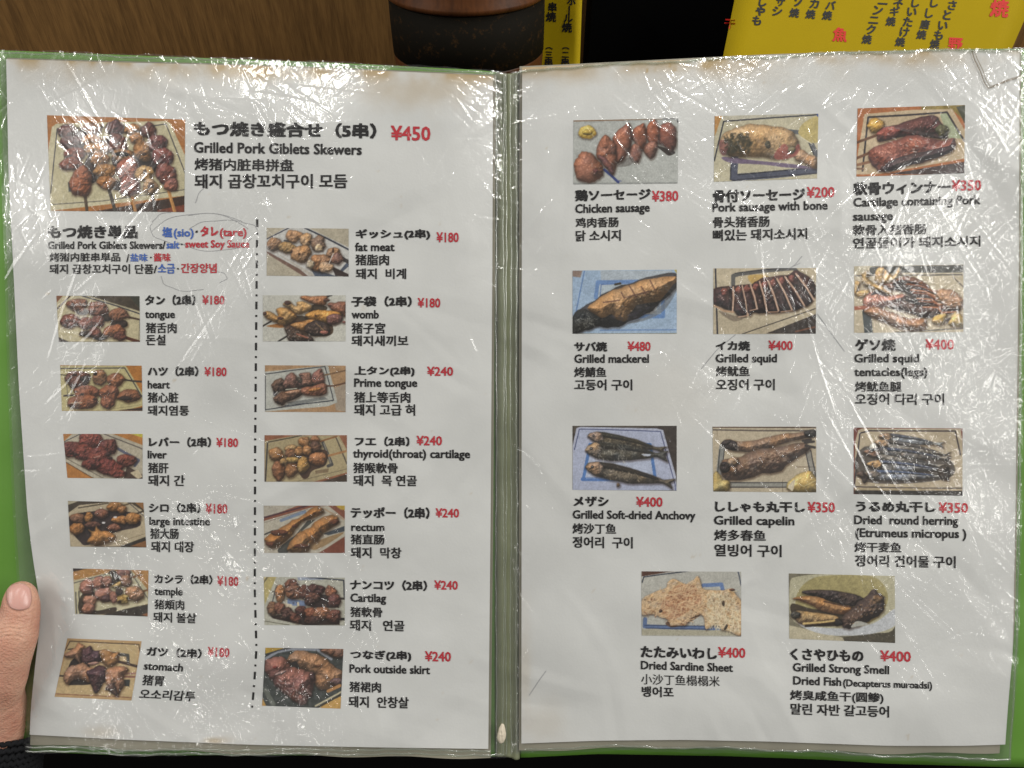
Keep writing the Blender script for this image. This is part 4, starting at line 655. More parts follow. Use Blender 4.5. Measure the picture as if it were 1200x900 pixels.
# (text, x0, x1, top, bottom) ink boxes; style L gives (cap height, baseline) instead
B, RD, BL = 'black', 'red', 'blue'
LT = [
 ('J', B, 'もつ焼き盛合せ（5串）', 227, 441, 141.5, 159.5), ('P', RD, '¥450', 458, 504.5, 147, 164.5), ('L', B, 'Grilled Pork Giblets Skewers', 227, 424, 12, 178.5), ('C', B, '烤猪内脏串拼盘', 228, 344, 185, 199.5), ('K', B, '돼지 곱창꼬치구이 모듬', 228, 407, 204, 221),
 ('J', B, 'もつ焼き単品', 56, 161, 264, 279.5), ('J', BL, '塩', 190, 202, 266, 278), ('L', BL, '(sio)', 203.5, 227, 9, 277), ('J', B, '・', 229, 232, 270, 273), ('J', RD, 'タレ', 235, 256, 265, 277), ('L', RD, '(tare)', 257.5, 289, 9, 276.5),
 ('L', B, 'Grilled Pork Giblets Skewers/', 56, 194, 8.5, 291.5), ('L', BL, 'salt', 195, 210, 8.5, 291), ('L', B, '·', 212, 214, 8.5, 290.5), ('L', RD, 'sweet Soy Sauce', 217, 292, 8.5, 290),
 ('C', B, '烤猪内脏串単品', 58, 141, 296, 306.5), ('L', B, '/', 148, 151.5, 9, 307), ('C', BL, '盐味', 152.5, 173, 297, 306.5), ('J', B, '・', 176, 178, 300.5, 302.5), ('C', RD, '酱味', 180, 200, 296.5, 306.5),
 ('K', B, '돼지 곱창꼬치구이 단품/', 58, 184, 309.5, 321), ('K', BL, '소금', 185, 205, 309, 320.5), ('J', B, '・', 207.5, 209.5, 314, 316), ('K', RD, '간장양념', 212, 254, 308.5, 320),
 ('J', B, 'タン（2串）', 170, 229, 345.5, 358), ('P', RD, '¥180', 237, 263, 346, 357), ('L', B, 'tongue', 170, 205, 9, 372.5), ('C', B, '猪舌肉', 171, 207, 378, 390.5), ('K', B, '돈설', 171, 194, 392, 404.5),
 ('J', B, 'ハツ（2串）', 173, 232.5, 429, 441), ('P', RD, '¥180', 239.5, 265.5, 430, 441), ('L', B, 'heart', 173, 199, 9, 455), ('C', B, '猪心脏', 173, 209, 459.5, 472), ('K', B, '돼지염통', 173, 221.5, 475, 487),
 ('J', B, 'レバー（2串）', 174.5, 247.5, 512, 524), ('P', RD, '¥180', 253.5, 279, 513, 524), ('L', B, 'liver', 173, 195.5, 9, 537), ('C', B, '猪肝', 173.5, 197.5, 542, 554.5), ('K', B, '돼지 간', 173.5, 216.5, 556.5, 569.5),
 ('J', B, 'シロ（2串）', 174.5, 235, 589, 601), ('P', RD, '¥180', 241, 266.5, 590, 602), ('L', B, 'large intestine', 175, 246, 9, 615), ('C', B, '猪大肠', 176, 209.5, 619, 631.5), ('K', B, '돼지 대장', 177, 227.5, 634, 647),
 ('J', B, 'カシラ（2串）', 181, 249, 672.5, 684), ('P', RD, '¥180', 254.5, 279.5, 675, 686.5), ('L', B, 'temple', 181, 214, 9, 697), ('C', B, '猪頰肉', 181, 216, 702, 714), ('K', B, '돼지 볼살', 179.5, 230, 717, 729),
 ('J', B, 'ガツ（2串）', 171, 236, 757.5, 769), ('P', RD, '¥180', 243, 268.5, 758, 769.5), ('L', B, 'stomach', 168, 214, 9, 784.5), ('C', B, '猪胃', 166, 191, 790.5, 803), ('K', B, '오소리감투', 162.5, 228, 807, 819),
 ('J', B, 'ギッシュ(2串)', 417, 504, 268.5, 281), ('P', RD, '¥180', 511.5, 537.5, 272, 284), ('L', B, 'fat meat', 416, 462.5, 9.5, 294), ('C', B, '猪脂肉', 416.5, 456, 298, 311), ('K', B, '돼지  비계', 417, 476, 314.5, 327),
 ('J', B, '子袋（2串）', 412, 482.5, 347, 359.5), ('P', RD, '¥180', 489.5, 516, 349, 360.5), ('L', B, 'womb', 412, 444, 9.5, 373), ('C', B, '猪子宮', 412, 451.5, 378, 391), ('K', B, '돼지새끼보', 412, 478.5, 393, 405.5),
 ('J', B, '上タン(2串)', 415.5, 486, 429, 441), ('P', RD, '¥240', 500.5, 531, 429.5, 440.5), ('L', B, 'Prime tongue', 415, 489, 9.5, 453), ('C', B, '猪上等舌肉', 415, 481, 459, 472), ('K', B, '돼지 고급 혀', 415, 486.5, 473.5, 487),
 ('J', B, 'フエ（2串）', 415.5, 480, 511.5, 523), ('P', RD, '¥240', 488, 518, 510.5, 522), ('L', B, 'thyroid(throat) cartilage', 413.5, 551, 9.5, 536), ('C', B, '猪喉軟骨', 414, 466, 542, 554.5), ('K', B, '돼지  목 연골', 414, 488.5, 556.5, 569.5),
 ('J', B, 'テッポー（2串）', 411, 503.5, 594, 607.5), ('P', RD, '¥240', 510.5, 538, 595.5, 606.5), ('L', B, 'rectum', 411.5, 450.5, 9, 622), ('C', B, '猪直肠', 411, 450.5, 626, 638), ('K', B, '돼지  막창', 411, 470.5, 641, 654),
 ('J', B, 'ナンコツ（2串）', 410.5, 500.5, 679, 691.5), ('P', RD, '¥240', 509, 536.5, 680, 691), ('L', B, 'Cartilag', 410.5, 452.5, 9.5, 705), ('C', B, '猪軟骨', 410.5, 448, 711, 723), ('K', B, '돼지   연골', 410, 474, 726, 739),
 ('J', B, 'つなぎ(2串)', 410.5, 482, 761.5, 774), ('P', RD, '¥240', 498, 528.5, 763, 775), ('L', B, 'Pork outside skirt', 409.5, 504, 9.5, 788), ('C', B, '猪裙肉', 409.5, 446.5, 798.5, 811), ('K', B, '돼지  안창살', 408.5, 479, 815.5, 829)]
RT = [
 ('J', B, '鶏ソーセージ', 674, 762.5, 222.5, 236), ('P', RD, '¥380', 764, 795, 223.5, 236.5), ('L', B, 'Chicken sausage', 674, 761.5, 10, 249.5), ('C', B, '鸡肉香肠', 674.5, 725, 255, 267), ('K', B, '닭 소시지', 674.5, 727.5, 270, 283),
 ('J', B, '骨付ソーセージ', 835.5, 943.5, 222.5, 237.5), ('P', RD, '¥200', 945.5, 978, 219, 232), ('L', B, 'Pork sausage with bone', 835, 970, 10, 248), ('C', B, '骨头猪香肠', 835.5, 902, 254, 267), ('K', B, '뼈있는 돼지소시지', 835.5, 946, 269, 282.5),
 ('J', B, '軟骨ウィンナー', 1000, 1114, 213.5, 229), ('P', RD, '¥350', 1115.5, 1150, 211, 224), ('L', B, 'Cartilage containing Pork', 1000, 1149, 10, 242), ('L', B, 'sausage', 999.5, 1046.5, 10, 258.5), ('C', B, '軟骨入猪香肠', 999.5, 1085.5, 263.5, 276), ('K', B, '연골들어가 돼지소시지', 999.5, 1149, 278.5, 291.5),
 ('J', B, 'サバ焼', 673, 711.5, 400.5, 412), ('P', RD, '¥480', 735.5, 762.5, 400, 411.5), ('L', B, 'Grilled mackerel', 673, 760.5, 9.5, 425), ('C', B, '烤鯖鱼', 673, 710.5, 430, 442), ('K', B, '고등어 구이', 673, 741, 444.5, 457.5),
 ('J', B, 'イカ焼', 839, 879, 399.5, 411), ('P', RD, '¥400', 900.5, 929, 399, 410.5), ('L', B, 'Grilled squid', 838.5, 910.5, 9.5, 424.5), ('C', B, '烤鱿鱼', 839, 878.5, 429, 441), ('K', B, '오징어 구이', 839, 908, 444, 457.5),
 ('J', B, 'ゲソ焼', 1002, 1049.5, 397, 411.5), ('P', RD, '¥400', 1084.5, 1118, 397.5, 410), ('L', B, 'Grilled squid', 1001, 1077, 9.5, 424.5), ('L', B, 'tentacles(legs)', 1001, 1087, 9.5, 440.5), ('C', B, '烤鱿鱼腿', 1002, 1056.5, 447, 459), ('K', B, '오징어 다리 구이', 1002, 1106.5, 461, 474.5),
 ('J', B, 'メザシ', 672, 713.5, 581.5, 593.5), ('P', RD, '¥400', 745.5, 776.5, 582, 594), ('L', B, 'Grilled Soft-dried Anchovy', 671, 815, 9.5, 607.5), ('C', B, '烤沙丁鱼', 671, 722, 613, 625.5), ('K', B, '정어리  구이', 671, 741.5, 628.5, 642),
 ('J', B, 'ししゃも丸干し', 838, 943.5, 587, 600), ('P', RD, '¥350', 946.5, 978.5, 588, 600.5), ('L', B, 'Grilled capelin', 836.5, 931, 10, 614.5), ('C', B, '烤多春鱼', 837, 897.5, 620.5, 633.5), ('K', B, '열빙어 구이', 837, 916, 637.5, 652),
 ('J', B, 'うるめ丸干し', 1003, 1096.5, 587, 600), ('P', RD, '¥350', 1100, 1134.5, 588.5, 601), ('L', B, 'Dried  round herring', 1001, 1123, 10, 614), ('L', B, '(Etrumeus micropus )', 1002.5, 1132.5, 10, 629), ('C', B, '烤干麦鱼', 1001.5, 1056.5, 635, 647), ('K', B, '정어리 건어물 구이', 1002, 1120, 650, 664),
 ('J', B, 'たたみいわし', 751, 840.5, 757, 770.5), ('P', RD, '¥400', 841.5, 873.5, 758, 770.5), ('L', B, 'Dried Sardine Sheet', 751, 859, 9.5, 784), ('R', B, '小沙丁鱼榻榻米', 751.5, 843.5, 789.5, 802), ('K', B, '뱅어포', 752, 789.5, 804, 816.5),
 ('J', B, 'くさやひもの', 926, 1012, 759.5, 773.5), ('P', RD, '¥400', 1031.5, 1067.5, 762, 775), ('L', B, 'Grilled Strong Smell', 929, 1042, 9.5, 786.5), ('L', B, 'Dried Fish', 929.5, 986, 9.5, 802), ('L', B, '(Decapterus muroadsi)', 988, 1092.5, 8, 804), ('C', B, '烤臭咸鱼干(圆鲹)', 926, 1035.5, 808.5, 822), ('K', B, '말린 자반 갈고등어', 926.5, 1042, 824, 837.5)]
def slope(x, y):
    if x < 590:
        if y < 200: return .014
        if y < 640: return np.interp(y, [200, 330, 640], [-.002, 0, .008])
        return np.interp(y, [640, 780], [.01, .05 if x < 300 else .02])
    return np.interp(y, [150, 250, 410, 600, 780, 830], [-.03, -.02, -.002, .008, .03, .03])
PRT = {'J': 'dish_name', 'P': 'price', 'L': 'english_line', 'C': 'chinese_line', 'R': 'chinese_line', 'K': 'korean_line'}
# ---------------------------------------------------------------- height fields (millimetres towards the lens)
FX0, FY0, FW, FH = -70, 20, 1350, 920
def field(P, x, y):
    x = np.clip(np.asarray(x, float)-FX0, 0, FW-1.01); y = np.clip(np.asarray(y, float)-FY0, 0, FH-1.01)
    xi = x.astype(int); yi = y.astype(int); fx = x-xi; fy = y-yi
    return (P[yi, xi]*(1-fx)+P[yi, xi+1]*fx)*(1-fy)+(P[yi+1, xi]*(1-fx)+P[yi+1, xi+1]*fx)*fy
rs = np.random.RandomState(11)
YY, XX = np.mgrid[0:FH, 0:FW]; XX = XX+FX0; YY = YY+FY0
def crease(A, x, y, ang, L, wd, amp, bend=0., kind=0):
    """a fold line: amp mm high, wd units wide"""
    n = 2 if abs(bend) < .02 else 4
    px, py, a = x, y, ang; m = wd*(4 if kind == 0 else 1.3)+2
    pts = [(px, py)]
    for i in range(n):
        px += math.cos(a)*L/n; py += math.sin(a)*L/n; a += bend/n; pts.append((px, py))
    P = np.array(pts)
    x0, y0 = (P.min(0)-m-np.array([FX0, FY0])).astype(int); x1, y1 = (P.max(0)+m-np.array([FX0, FY0])).astype(int)+1
    x0 = max(x0, 0); y0 = max(y0, 0); x1 = min(x1, FW); y1 = min(y1, FH)
    if x1 <= x0+1 or y1 <= y0+1: return
    X = XX[y0:y1, x0:x1]; Y = YY[y0:y1, x0:x1]; Dm = np.full(X.shape, 1e9); T = np.zeros(X.shape)
    for i in range(n):
        ax, ay = P[i]; bx, by = P[i+1]; dx, dy = bx-ax, by-ay
        t = np.clip(((X-ax)*dx+(Y-ay)*dy)/(dx*dx+dy*dy), 0, 1); d = np.hypot(X-ax-t*dx, Y-ay-t*dy)
        T = np.where(d < Dm, (i+t)/n, T); Dm = np.minimum(Dm, d)
    pr = np.exp(-(Dm/wd)**2) if kind == 0 else np.clip(1-Dm/wd, 0, 1)
    A[y0:y1, x0:x1] += amp*pr*np.sin(np.clip(T, 0, 1)*math.pi)**.6
sm = lambda a, b, t: np.clip((t-a)/(b-a), 0, 1)**2*(3-2*np.clip((t-a)/(b-a), 0, 1))
# paper: broad swell, valley at the spine, bent edge under the thumb, soft folds
HB = 2.2*fbm(FH, FW, 300, 2, rs)+2.6*fbm(FH, FW, 135, 2, rs)
HB -= 4.5*np.exp(-np.sqrt((XX-595)**2+60)/32)
HB -= 5*np.exp(-np.clip(XX-20, 0, 1e3)/45)*sm(560, 820, YY)
HB += 3.0*np.exp(-((XX-30-.35*(YY-700))/90)**2)*sm(640, 800, YY)
HB -= 2.5*sm(520, 590, XX)*(XX < 595)*(1-sm(80, 260, YY))
HB += 2.0*np.exp(-((XX-445)/85)**2)*.8
HP = .30*fbm(FH, FW, 55, 3, rs)
for i in range(170):
    x = rs.uniform(0, 1190); y = rs.uniform(60, 880)
    crease(HP, x, y, rs.uniform(0, math.pi), rs.uniform(60, 260), rs.uniform(8, 26), rs.choice([-1, 1])*rs.uniform(.12, .48), rs.uniform(-.5, .5), 1)
HP = np.clip(HP, -.75, .7)
HB = HB+HP
# film: sharper crackle with its own map of how crumpled each region is
DENS = .26+0*XX
def dd(cx, cy, rx, ry, a): return a*np.exp(-((XX-cx)/rx)**2-((YY-cy)/ry)**2)
for q in [(1150, 330, 70, 260, .7), (1160, 140, 90, 90, .5), (1040, 340, 90, 40, .3), (700, 330, 110, 200, .45), (720, 560, 150, 90, .4), (1060, 620, 160, 120, .55), (80, 92, 120, 24, .25), (530, 190, 60, 140, .40), (330, 100, 220, 18, .12), (720, 110, 110, 60, .4), (900, 180, 80, 70, .3), (1120, 790, 90, 90, .4), (480, 560, 90, 120, .22), (680, 720, 60, 90, .4), (860, 520, 110, 90, .28), (960, 300, 110, 60, .25), (470, 720, 90, 60, .25), (480, 400, 120, 60, .3)]: DENS = DENS+dd(*q)
dg_ = (XX-70)*.62-(YY-700)*.78                # diagonal band of crackle at the foot of the left sheet
DENS = DENS+.95*np.exp(-(dg_/26)**2)*sm(20, 60, XX)*(1-sm(280, 360, XX))*sm(660, 710, YY)+.5*np.exp(-((dg_+60)/30)**2)*sm(680, 720, YY)*(XX < 330)
DENS = np.clip(DENS, 0, 1.1)
HF = .07*fbm(FH, FW, 70, 2, rs)+.028*fbm(FH, FW, 24, 2, rs)+DENS*.03*fbm(FH, FW, 18, 2, rs)
r1 = fbm(FH, FW, 26, 3, rs); r2 = fbm(FH, FW, 15, 3, rs)
HF += DENS*(.035*np.clip(1-np.abs(r1)*6, 0, 1)+.012*np.clip(1-np.abs(r2)*5, 0, 1))
n = 0
while n < 3200:
    x = rs.uniform(-5, 1200); y = rs.uniform(55, 890)
    dn = DENS[int(y-FY0), int(x-FX0)]
    if rs.rand() > dn: continue
    n += 1
    if x < 590: a = rs.choice([1.05, 2.2, .6, 0.15]) if y < 600 else rs.choice([.62, .7, 1.1, 2.4])
    elif x > 1060 and y > 250 and y < 620: a = rs.choice([-.35, -.15, -.7, 1.0])
    else: a = rs.choice([1.0, .8, .62, -.9, 2.6])
    a += rs.normal()*.22; big = rs.rand() < .2
    crease(HF, x, y, a, rs.uniform(45, 170) if big else rs.uniform(8, 50), rs.uniform(.55, 1.0) if not big else rs.uniform(.9, 1.5), rs.choice([1, 1, -1])*rs.uniform(.06, .26), rs.uniform(-.25, .25))
for x, y, x2, y2, w_, a_ in [(800, 478, 880, 560, 1.5, .3), (880, 560, 950, 610, 1.5, .26), (730, 150, 765, 208, 1.3, .3), (712, 152, 718, 190, 1.2, .22), (828, 196, 860, 232, 1.6, .34), (860, 232, 930, 275, 1.4, .2), (996, 512, 1022, 566, 1.5, .34), (1022, 566, 1046, 590, 1.3, .26),
    (1020, 146, 1112, 164, 1.5, .3), (1010, 140, 1050, 156, 1.2, .22), (322, 490, 386, 476, 1.8, .34), (120, 748, 170, 778, 1.6, .34), (132, 744, 210, 800, 1.4, .3), (1030, 330, 1130, 332, 1.2, .2), (1050, 345, 1150, 342, 1.2, .2), (1040, 360, 1160, 352, 1.2, .2), (520, 725, 575, 715, 1.6, .3), (402, 625, 440, 618, 1.6, .34), (930, 300, 1000, 352, 1.2, .22), (640, 330, 668, 392, 1.2, .2), (960, 470, 1010, 560, 1.2, .24), (690, 430, 800, 410, 1.2, .2)]:
    crease(HF, x, y, math.atan2(y2-y, x2-x), math.hypot(x2-x, y2-y), w_*.85, a_*1.25)
# puckers along the welded rims of the sleeves and beside the spine
rim = np.maximum(.35*np.exp(-np.abs(XX-595)/14), np.maximum(sm(856, 872, YY), 1-sm(66, 84, YY-np.interp(XX, [0, 590, 600, 1200], [-8, 10, 8, -14]))))
HF += rim*(.16*np.clip(1-np.abs(fbm(FH, FW, 14, 3, rs))*4, 0, 1)+.12*fbm(FH, FW, 6, 2, rs))
vr = np.repeat(rs.rand(1, FW)*2-1, FH, 0); HF += np.exp(-np.abs(XX-595)/16)*.05*(np.sin(XX*1.15+1.5*fbm(FH, FW, 160, 2, rs))*.6+.4*np.sin(XX*.6))
HF = np.clip(HF, -.18, .9)-.45*HP
def hb(x, y): return field(HB, x, y)
def dep(x, y, off): return D0-(hb(x, y)+off)/1000
# ---------------------------------------------------------------- outlines (picture units at the menu)
def edge_x(pts): p = np.array(pts, float); return lambda y: np.interp(y, p[:, 1], p[:, 0])
def edge_y(pts): p = np.array(pts, float); return lambda x: np.interp(x, p[:, 0], p[:, 1])
def smoothed(f, lo, hi, w_=14):
    t = np.arange(lo, hi, 2.); v = f(t); k = np.ones(w_)/w_; v2 = np.convolve(np.pad(v, w_//2, 'edge'), k, 'same')[w_//2:w_//2+len(t)]
    return lambda q: np.interp(q, t, v2)
def sheet(l, r, t, b, step):
    """grid of picture units filling the shape between left/right x(y) and top/bottom y(x)"""
    def corner(fx, fy, x, y):
        for _ in range(20): x = fx(y); y = fy(x)
        return float(x), float(y)
    tl = corner(l, t, l(100.), 70.); tr = corner(r, t, r(100.), 70.); bl = corner(l, b, l(850.), 870.); br = corner(r, b, r(850.), 870.)
    nx = int((tr[0]-tl[0])/step)+2; ny = int((bl[1]-tl[1])/step)+2
    u = np.linspace(0, 1, nx)[None, :]; v = np.linspace(0, 1, ny)[:, None]
    xt = tl[0]+(tr[0]-tl[0])*u; yt = t(xt); xb = bl[0]+(br[0]-bl[0])*u; yb = b(xb)
    yl = tl[1]+(bl[1]-tl[1])*v; xl = l(yl); yr = tr[1]+(br[1]-tr[1])*v; xr = r(yr)
    X = (1-v)*xt+v*xb+(1-u)*xl+u*xr-((1-u)*(1-v)*tl[0]+u*(1-v)*tr[0]+(1-u)*v*bl[0]+u*v*br[0])
    Y = (1-v)*yt+v*yb+(1-u)*yl+u*yr-((1-u)*(1-v)*tl[1]+u*(1-v)*tr[1]+(1-u)*v*bl[1]+u*v*br[1])
    return X, Y
PLl = smoothed(edge_x([(7, 60), (8, 100), (10, 200), (15, 300), (22, 450), (32, 600), (38, 650), (46, 700), (47, 730), (41, 780), (36, 830), (34, 880)]), 40, 900)
PLr = edge_x([(578, 60), (577, 300), (575, 600), (572, 900)])
PLt = smoothed(edge_y([(0, 69), (133, 73), (300, 77), (420, 82), (540, 87), (600, 90)]), -20, 620)
PLb = smoothed(edge_y([(0, 859), (35, 861), (150, 867), (300, 873), (450, 876), (600, 878)]), -20, 620)
PRl = edge_x([(612, 60), (611.5, 300), (611, 900)])
PRr = smoothed(edge_x([(1195, 40), (1194, 300), (1190, 600), (1187, 760), (1181, 830), (1176, 900)]), 20, 920)
PRt = smoothed(edge_y([(590, 80), (660, 77), (760, 72), (900, 65), (1000, 62), (1100, 60), (1220, 60)]), 580, 1240)
PRb = smoothed(edge_y([(590, 872), (700, 868), (800, 867), (900, 869), (1040, 874), (1130, 874), (1220, 871)]), 580, 1240)
menu = empty('menu', PT(595, 470, D0+.01))
tag(menu, 'open two page menu with food photos in crinkled clear plastic sleeves and green cover', 'menu')
# materials
m, nt, b = mat('menu_paper'); M_paper = m
at = nd(nt, 'ShaderNodeAttribute', _attribute_name='stain'); tc = nd(nt, 'ShaderNodeTexCoord'); n1 = nd(nt, 'ShaderNodeTexNoise', Scale=26, Detail=4); n2 = nd(nt, 'ShaderNodeTexNoise', Scale=900, Detail=3)
mx = nd(nt, 'ShaderNodeMix', _data_type='RGBA'); mx.inputs[6].default_value = (.70, .702, .69, 1); mx.inputs[7].default_value = (.50, .37, .20, 1)
m2 = nd(nt, 'ShaderNodeMix', _data_type='RGBA', _blend_type='MULTIPLY'); r2 = nd(nt, 'ShaderNodeMapRange'); r2.inputs['From Min'].default_value = .35; r2.inputs['From Max'].default_value = .65; r2.inputs['To Min'].default_value = .93; r2.inputs['To Max'].default_value = 1.0; m2.inputs[0].default_value = 1
L = nt.links.new
L(tc.outputs['Object'], n1.inputs['Vector']); L(tc.outputs['Object'], n2.inputs['Vector']); L(at.outputs['Fac'], mx.inputs[0]); L(mx.outputs[2], m2.inputs[6]); L(n1.outputs['Fac'], r2.inputs[0]); L(r2.outputs[0], m2.inputs[7]); L(m2.outputs[2], b.inputs['Base Color'])
bp = nd(nt, 'ShaderNodeBump', Strength=.25, Distance=.0002); L(n2.outputs['Fac'], bp.inputs['Height']); L(bp.outputs[0], b.inputs['Normal']); b.inputs['Roughness'].default_value = .75; b.inputs['Specular IOR Level'].default_value = .2
m, nt, b = mat('printed_photo'); M_photo = m
at = nd(nt, 'ShaderNodeAttribute', _attribute_name='print'); nt.links.new(at.outputs['Color'], b.inputs['Base Color']); b.inputs['Roughness'].default_value = .6; b.inputs['Specular IOR Level'].default_value = .2
INK = {'black': flat('black_ink', (.012, .011, .012), .6, .1), 'red': flat('red_ink', (.50, .025, .040), .6, .2), 'blue': flat('blue_ink', (.05, .13, .46), .6, .2)}
def film_mat(name, tint=(.975, .98, .975), haze=.004, gl=1.25):
    m = bpy.data.materials.new(name); m.use_nodes = True; nt = m.node_tree; nt.nodes.clear(); L = nt.links.new
    out = nd(nt, 'ShaderNodeOutputMaterial'); tr = nd(nt, 'ShaderNodeBsdfTransparent'); tr.inputs[0].default_value = (*tint, 1)
    g1 = nd(nt, 'ShaderNodeBsdfGlossy', Roughness=.08); g2 = nd(nt, 'ShaderNodeBsdfGlossy', Roughness=.24); df = nd(nt, 'ShaderNodeBsdfDiffuse'); df.inputs[0].default_value = (.8, .8, .78, 1)
    fr = nd(nt, 'ShaderNodeLayerWeight', Blend=.5); fp = nd(nt, 'ShaderNodeMath', _operation='POWER'); fp.inputs[1].default_value = 5; L(fr.outputs['Facing'], fp.inputs[0]); mu = nd(nt, 'ShaderNodeMath', _operation='MULTIPLY_ADD'); mu.inputs[1].default_value = .8; mu.inputs[2].default_value = .09*gl
    tc = nd(nt, 'ShaderNodeTexCoord'); n = nd(nt, 'ShaderNodeTexNoise', Scale=170, Detail=2, Roughness=.5, Distortion=1.5); bp = nd(nt, 'ShaderNodeBump', Strength=.12, Distance=.0003)
    v = nd(nt, 'ShaderNodeTexVoronoi', Scale=190, _feature='DISTANCE_TO_EDGE'); mpv = nd(nt, 'ShaderNodeMapRange'); mpv.inputs['From Max'].default_value = .10
    nz = nd(nt, 'ShaderNodeTexNoise', Scale=60, Detail=3); ad = nd(nt, 'ShaderNodeVectorMath', _operation='MULTIPLY_ADD'); ad.inputs[1].default_value = (.02, .02, .02)
    L(tc.outputs['Object'], n.inputs['Vector']); L(tc.outputs['Object'], nz.inputs['Vector']); L(nz.outputs['Color'], ad.inputs[0]); L(tc.outputs['Object'], ad.inputs[2]); L(ad.outputs[0], v.inputs['Vector'])
    L(v.outputs['Distance'], mpv.inputs[0])
    bp2 = nd(nt, 'ShaderNodeBump', Strength=.10, Distance=.0003); L(mpv.outputs[0], bp2.inputs['Height']); L(n.outputs['Fac'], bp.inputs['Height']); L(bp2.outputs[0], bp.inputs['Normal'])
    for g in (g1, g2, fr): L(bp.outputs[0], g.inputs['Normal'])
    L(fp.outputs[0], mu.inputs[0])
    a = nd(nt, 'ShaderNodeMixShader'); a.inputs[0].default_value = haze; L(tr.outputs[0], a.inputs[1]); L(df.outputs[0], a.inputs[2])
    c = nd(nt, 'ShaderNodeMixShader'); c.inputs[0].default_value = .46; L(g1.outputs[0], c.inputs[1]); L(g2.outputs[0], c.inputs[2])
    e = nd(nt, 'ShaderNodeMixShader'); L(mu.outputs[0], e.inputs[0]); L(a.outputs[0], e.inputs[1]); L(c.outputs[0], e.inputs[2]); L(e.outputs[0], out.inputs[0])
    return m
M_film = film_mat('clear_plastic'); M_film2 = film_mat('cloudy_plastic', (.90, .91, .86), .04)
# cover
M_cover = flat('green_vinyl', (.105, .245, .034), .5, .3, .06, 40, .0004)
M_spine = flat('olive_spine', (.21, .225, .14), .5, .3, .25, 90, .0006)
CT = smoothed(edge_y([(-80, 54), (0, 59), (133, 64), (400, 74), (560, 82), (594, 86), (640, 79), (800, 70), (1000, 60.5), (1100, 58), (1290, 56)]), -90, 1300, 10)
CB = smoothed(edge_y([(-80, 878), (40, 881), (140, 885), (520, 885), (590, 887), (608, 888), (700, 883.5), (850, 886), (960, 890), (1040, 895), (1180, 899), (1290, 901)]), -90, 1300, 10)
def cover_half(l, r, off):
    X, Y = sheet(l, r, CT, CB, 12)
    P0 = PTn(X, Y, dep(X, Y, off)-0); o = link('cover', grid_mesh('cover', P0), M_cover); put(o, menu)
    s = o.modifiers.new('thick', 'SOLIDIFY'); s.thickness = .0016; s.offset = 1 if False else -1
    return o
cl = cover_half(lambda y: -64+0*np.asarray(y, float), lambda y: 583+0*np.asarray(y, float), -3.4)
crr = cover_half(lambda y: 607+0*np.asarray(y, float), lambda y: 1236+0*np.asarray(y, float), -3.4)
X, Y = sheet(lambda y: 581+0*np.asarray(y, float), lambda y: 609+0*np.asarray(y, float), lambda x: CT(x)+1, lambda x: CB(x)+0*x+3*np.exp(-((x-605)/5)**2), 2.5)
sp = link('spine', grid_mesh('spine', PTn(X, Y, dep(X, Y, -2.9+.9*np.abs(np.sin((X-581)/28*math.pi*3))))), M_spine); put(sp, menu)
sp.modifiers.new('thick', 'SOLIDIFY').thickness = .0008; sp.modifiers['thick'].offset = -1
# sheets of paper; a further leaf lies behind each
def leaf(name, l, r, t, b_, off, step, m, stain=None):
    X, Y = sheet(l, r, t, b_, step); me = grid_mesh(name, PTn(X, Y, dep(X, Y, off)))
    if stain is not None:
        a = me.attributes.new('stain', 'FLOAT', 'POINT'); a.data.foreach_set('value', stain(X, Y).reshape(-1).astype(np.float32))
    o = link(name, me, m); put(o, menu); return o
SN = fbm(FH, FW, 34, 4, rs); SN2 = fbm(FH, FW, 9, 3, rs)
def stain(X, Y):
    s = 0*X; nz = field(SN, X, Y); nf = field(SN2, X, Y)
    top = np.where(X < 595, Y-PLt(X), Y-PRt(X))
    s += np.clip(1-top/16, 0, 1)*np.clip(.45+nz*1.6, 0, 1)*.75+.16*np.clip(1-top/50, 0, 1)*np.clip(.6+nz, 0, 1)
    for cx, cy, rx, ry, a in [(490, 108, 80, 24, .42), (320, 85, 70, 12, .5), (130, 84, 120, 16, .28), (845, 78, 46, 16, .5), (680, 84, 60, 16, .35), (1080, 68, 70, 14, .5), (118, 858, 26, 9, .3), (250, 868, 16, 5, .7), (640, 850, 30, 30, .18), (615, 790, 8, 70, .25), (790, 470, 60, 60, .08)]:
        s += a*np.clip(1.25*np.exp(-((X-cx)/rx)**2-((Y-cy)/ry)**2)+nz*.5-.1+.2*nf, 0, 1)*np.exp(-((X-cx)/rx/1.6)**2-((Y-cy)/ry/1.6)**2)
    s += .75*np.clip(nf*3-1.75, 0, 1)*(nz > .25)
    s += .9*np.exp(-((X-828)/5)**2-((Y-76)/3.5)**2)
    return np.clip(s, 0, 1)
pl = leaf('page', PLl, PLr, PLt, PLb, 0, 2.4, M_paper, stain); tag(pl, 'left page of skewer dishes with a dashed line down the middle')
pr = leaf('page', PRl, PRr, PRt, PRb, 0, 2.4, M_paper, stain); tag(pr, 'right page of sausage and fish dishes')
M_back = flat('backing_leaf', (.30, .28, .22), .7, .2, .15, 60)
for l, r, t, b_, c in ((PLl, PLr, PLt, PLb, 1), (PRl, PRr, PRt, PRb, -1)):
    leaf('backing_leaf', (lambda y, l=l: l(y)+1) if c > 0 else (lambda y, l=l: l(y)-3), (lambda y, r=r: r(y)+3) if c > 0 else (lambda y, r=r: r(y)+2-8*sm(700, 880, np.asarray(y, float))), lambda x, t=t: t(x)-1.5, lambda x, b_=b_, c=c: b_(x)+(11 if c > 0 else 9)+1.2*np.sin(x*.05), -1.3, 8, M_back)
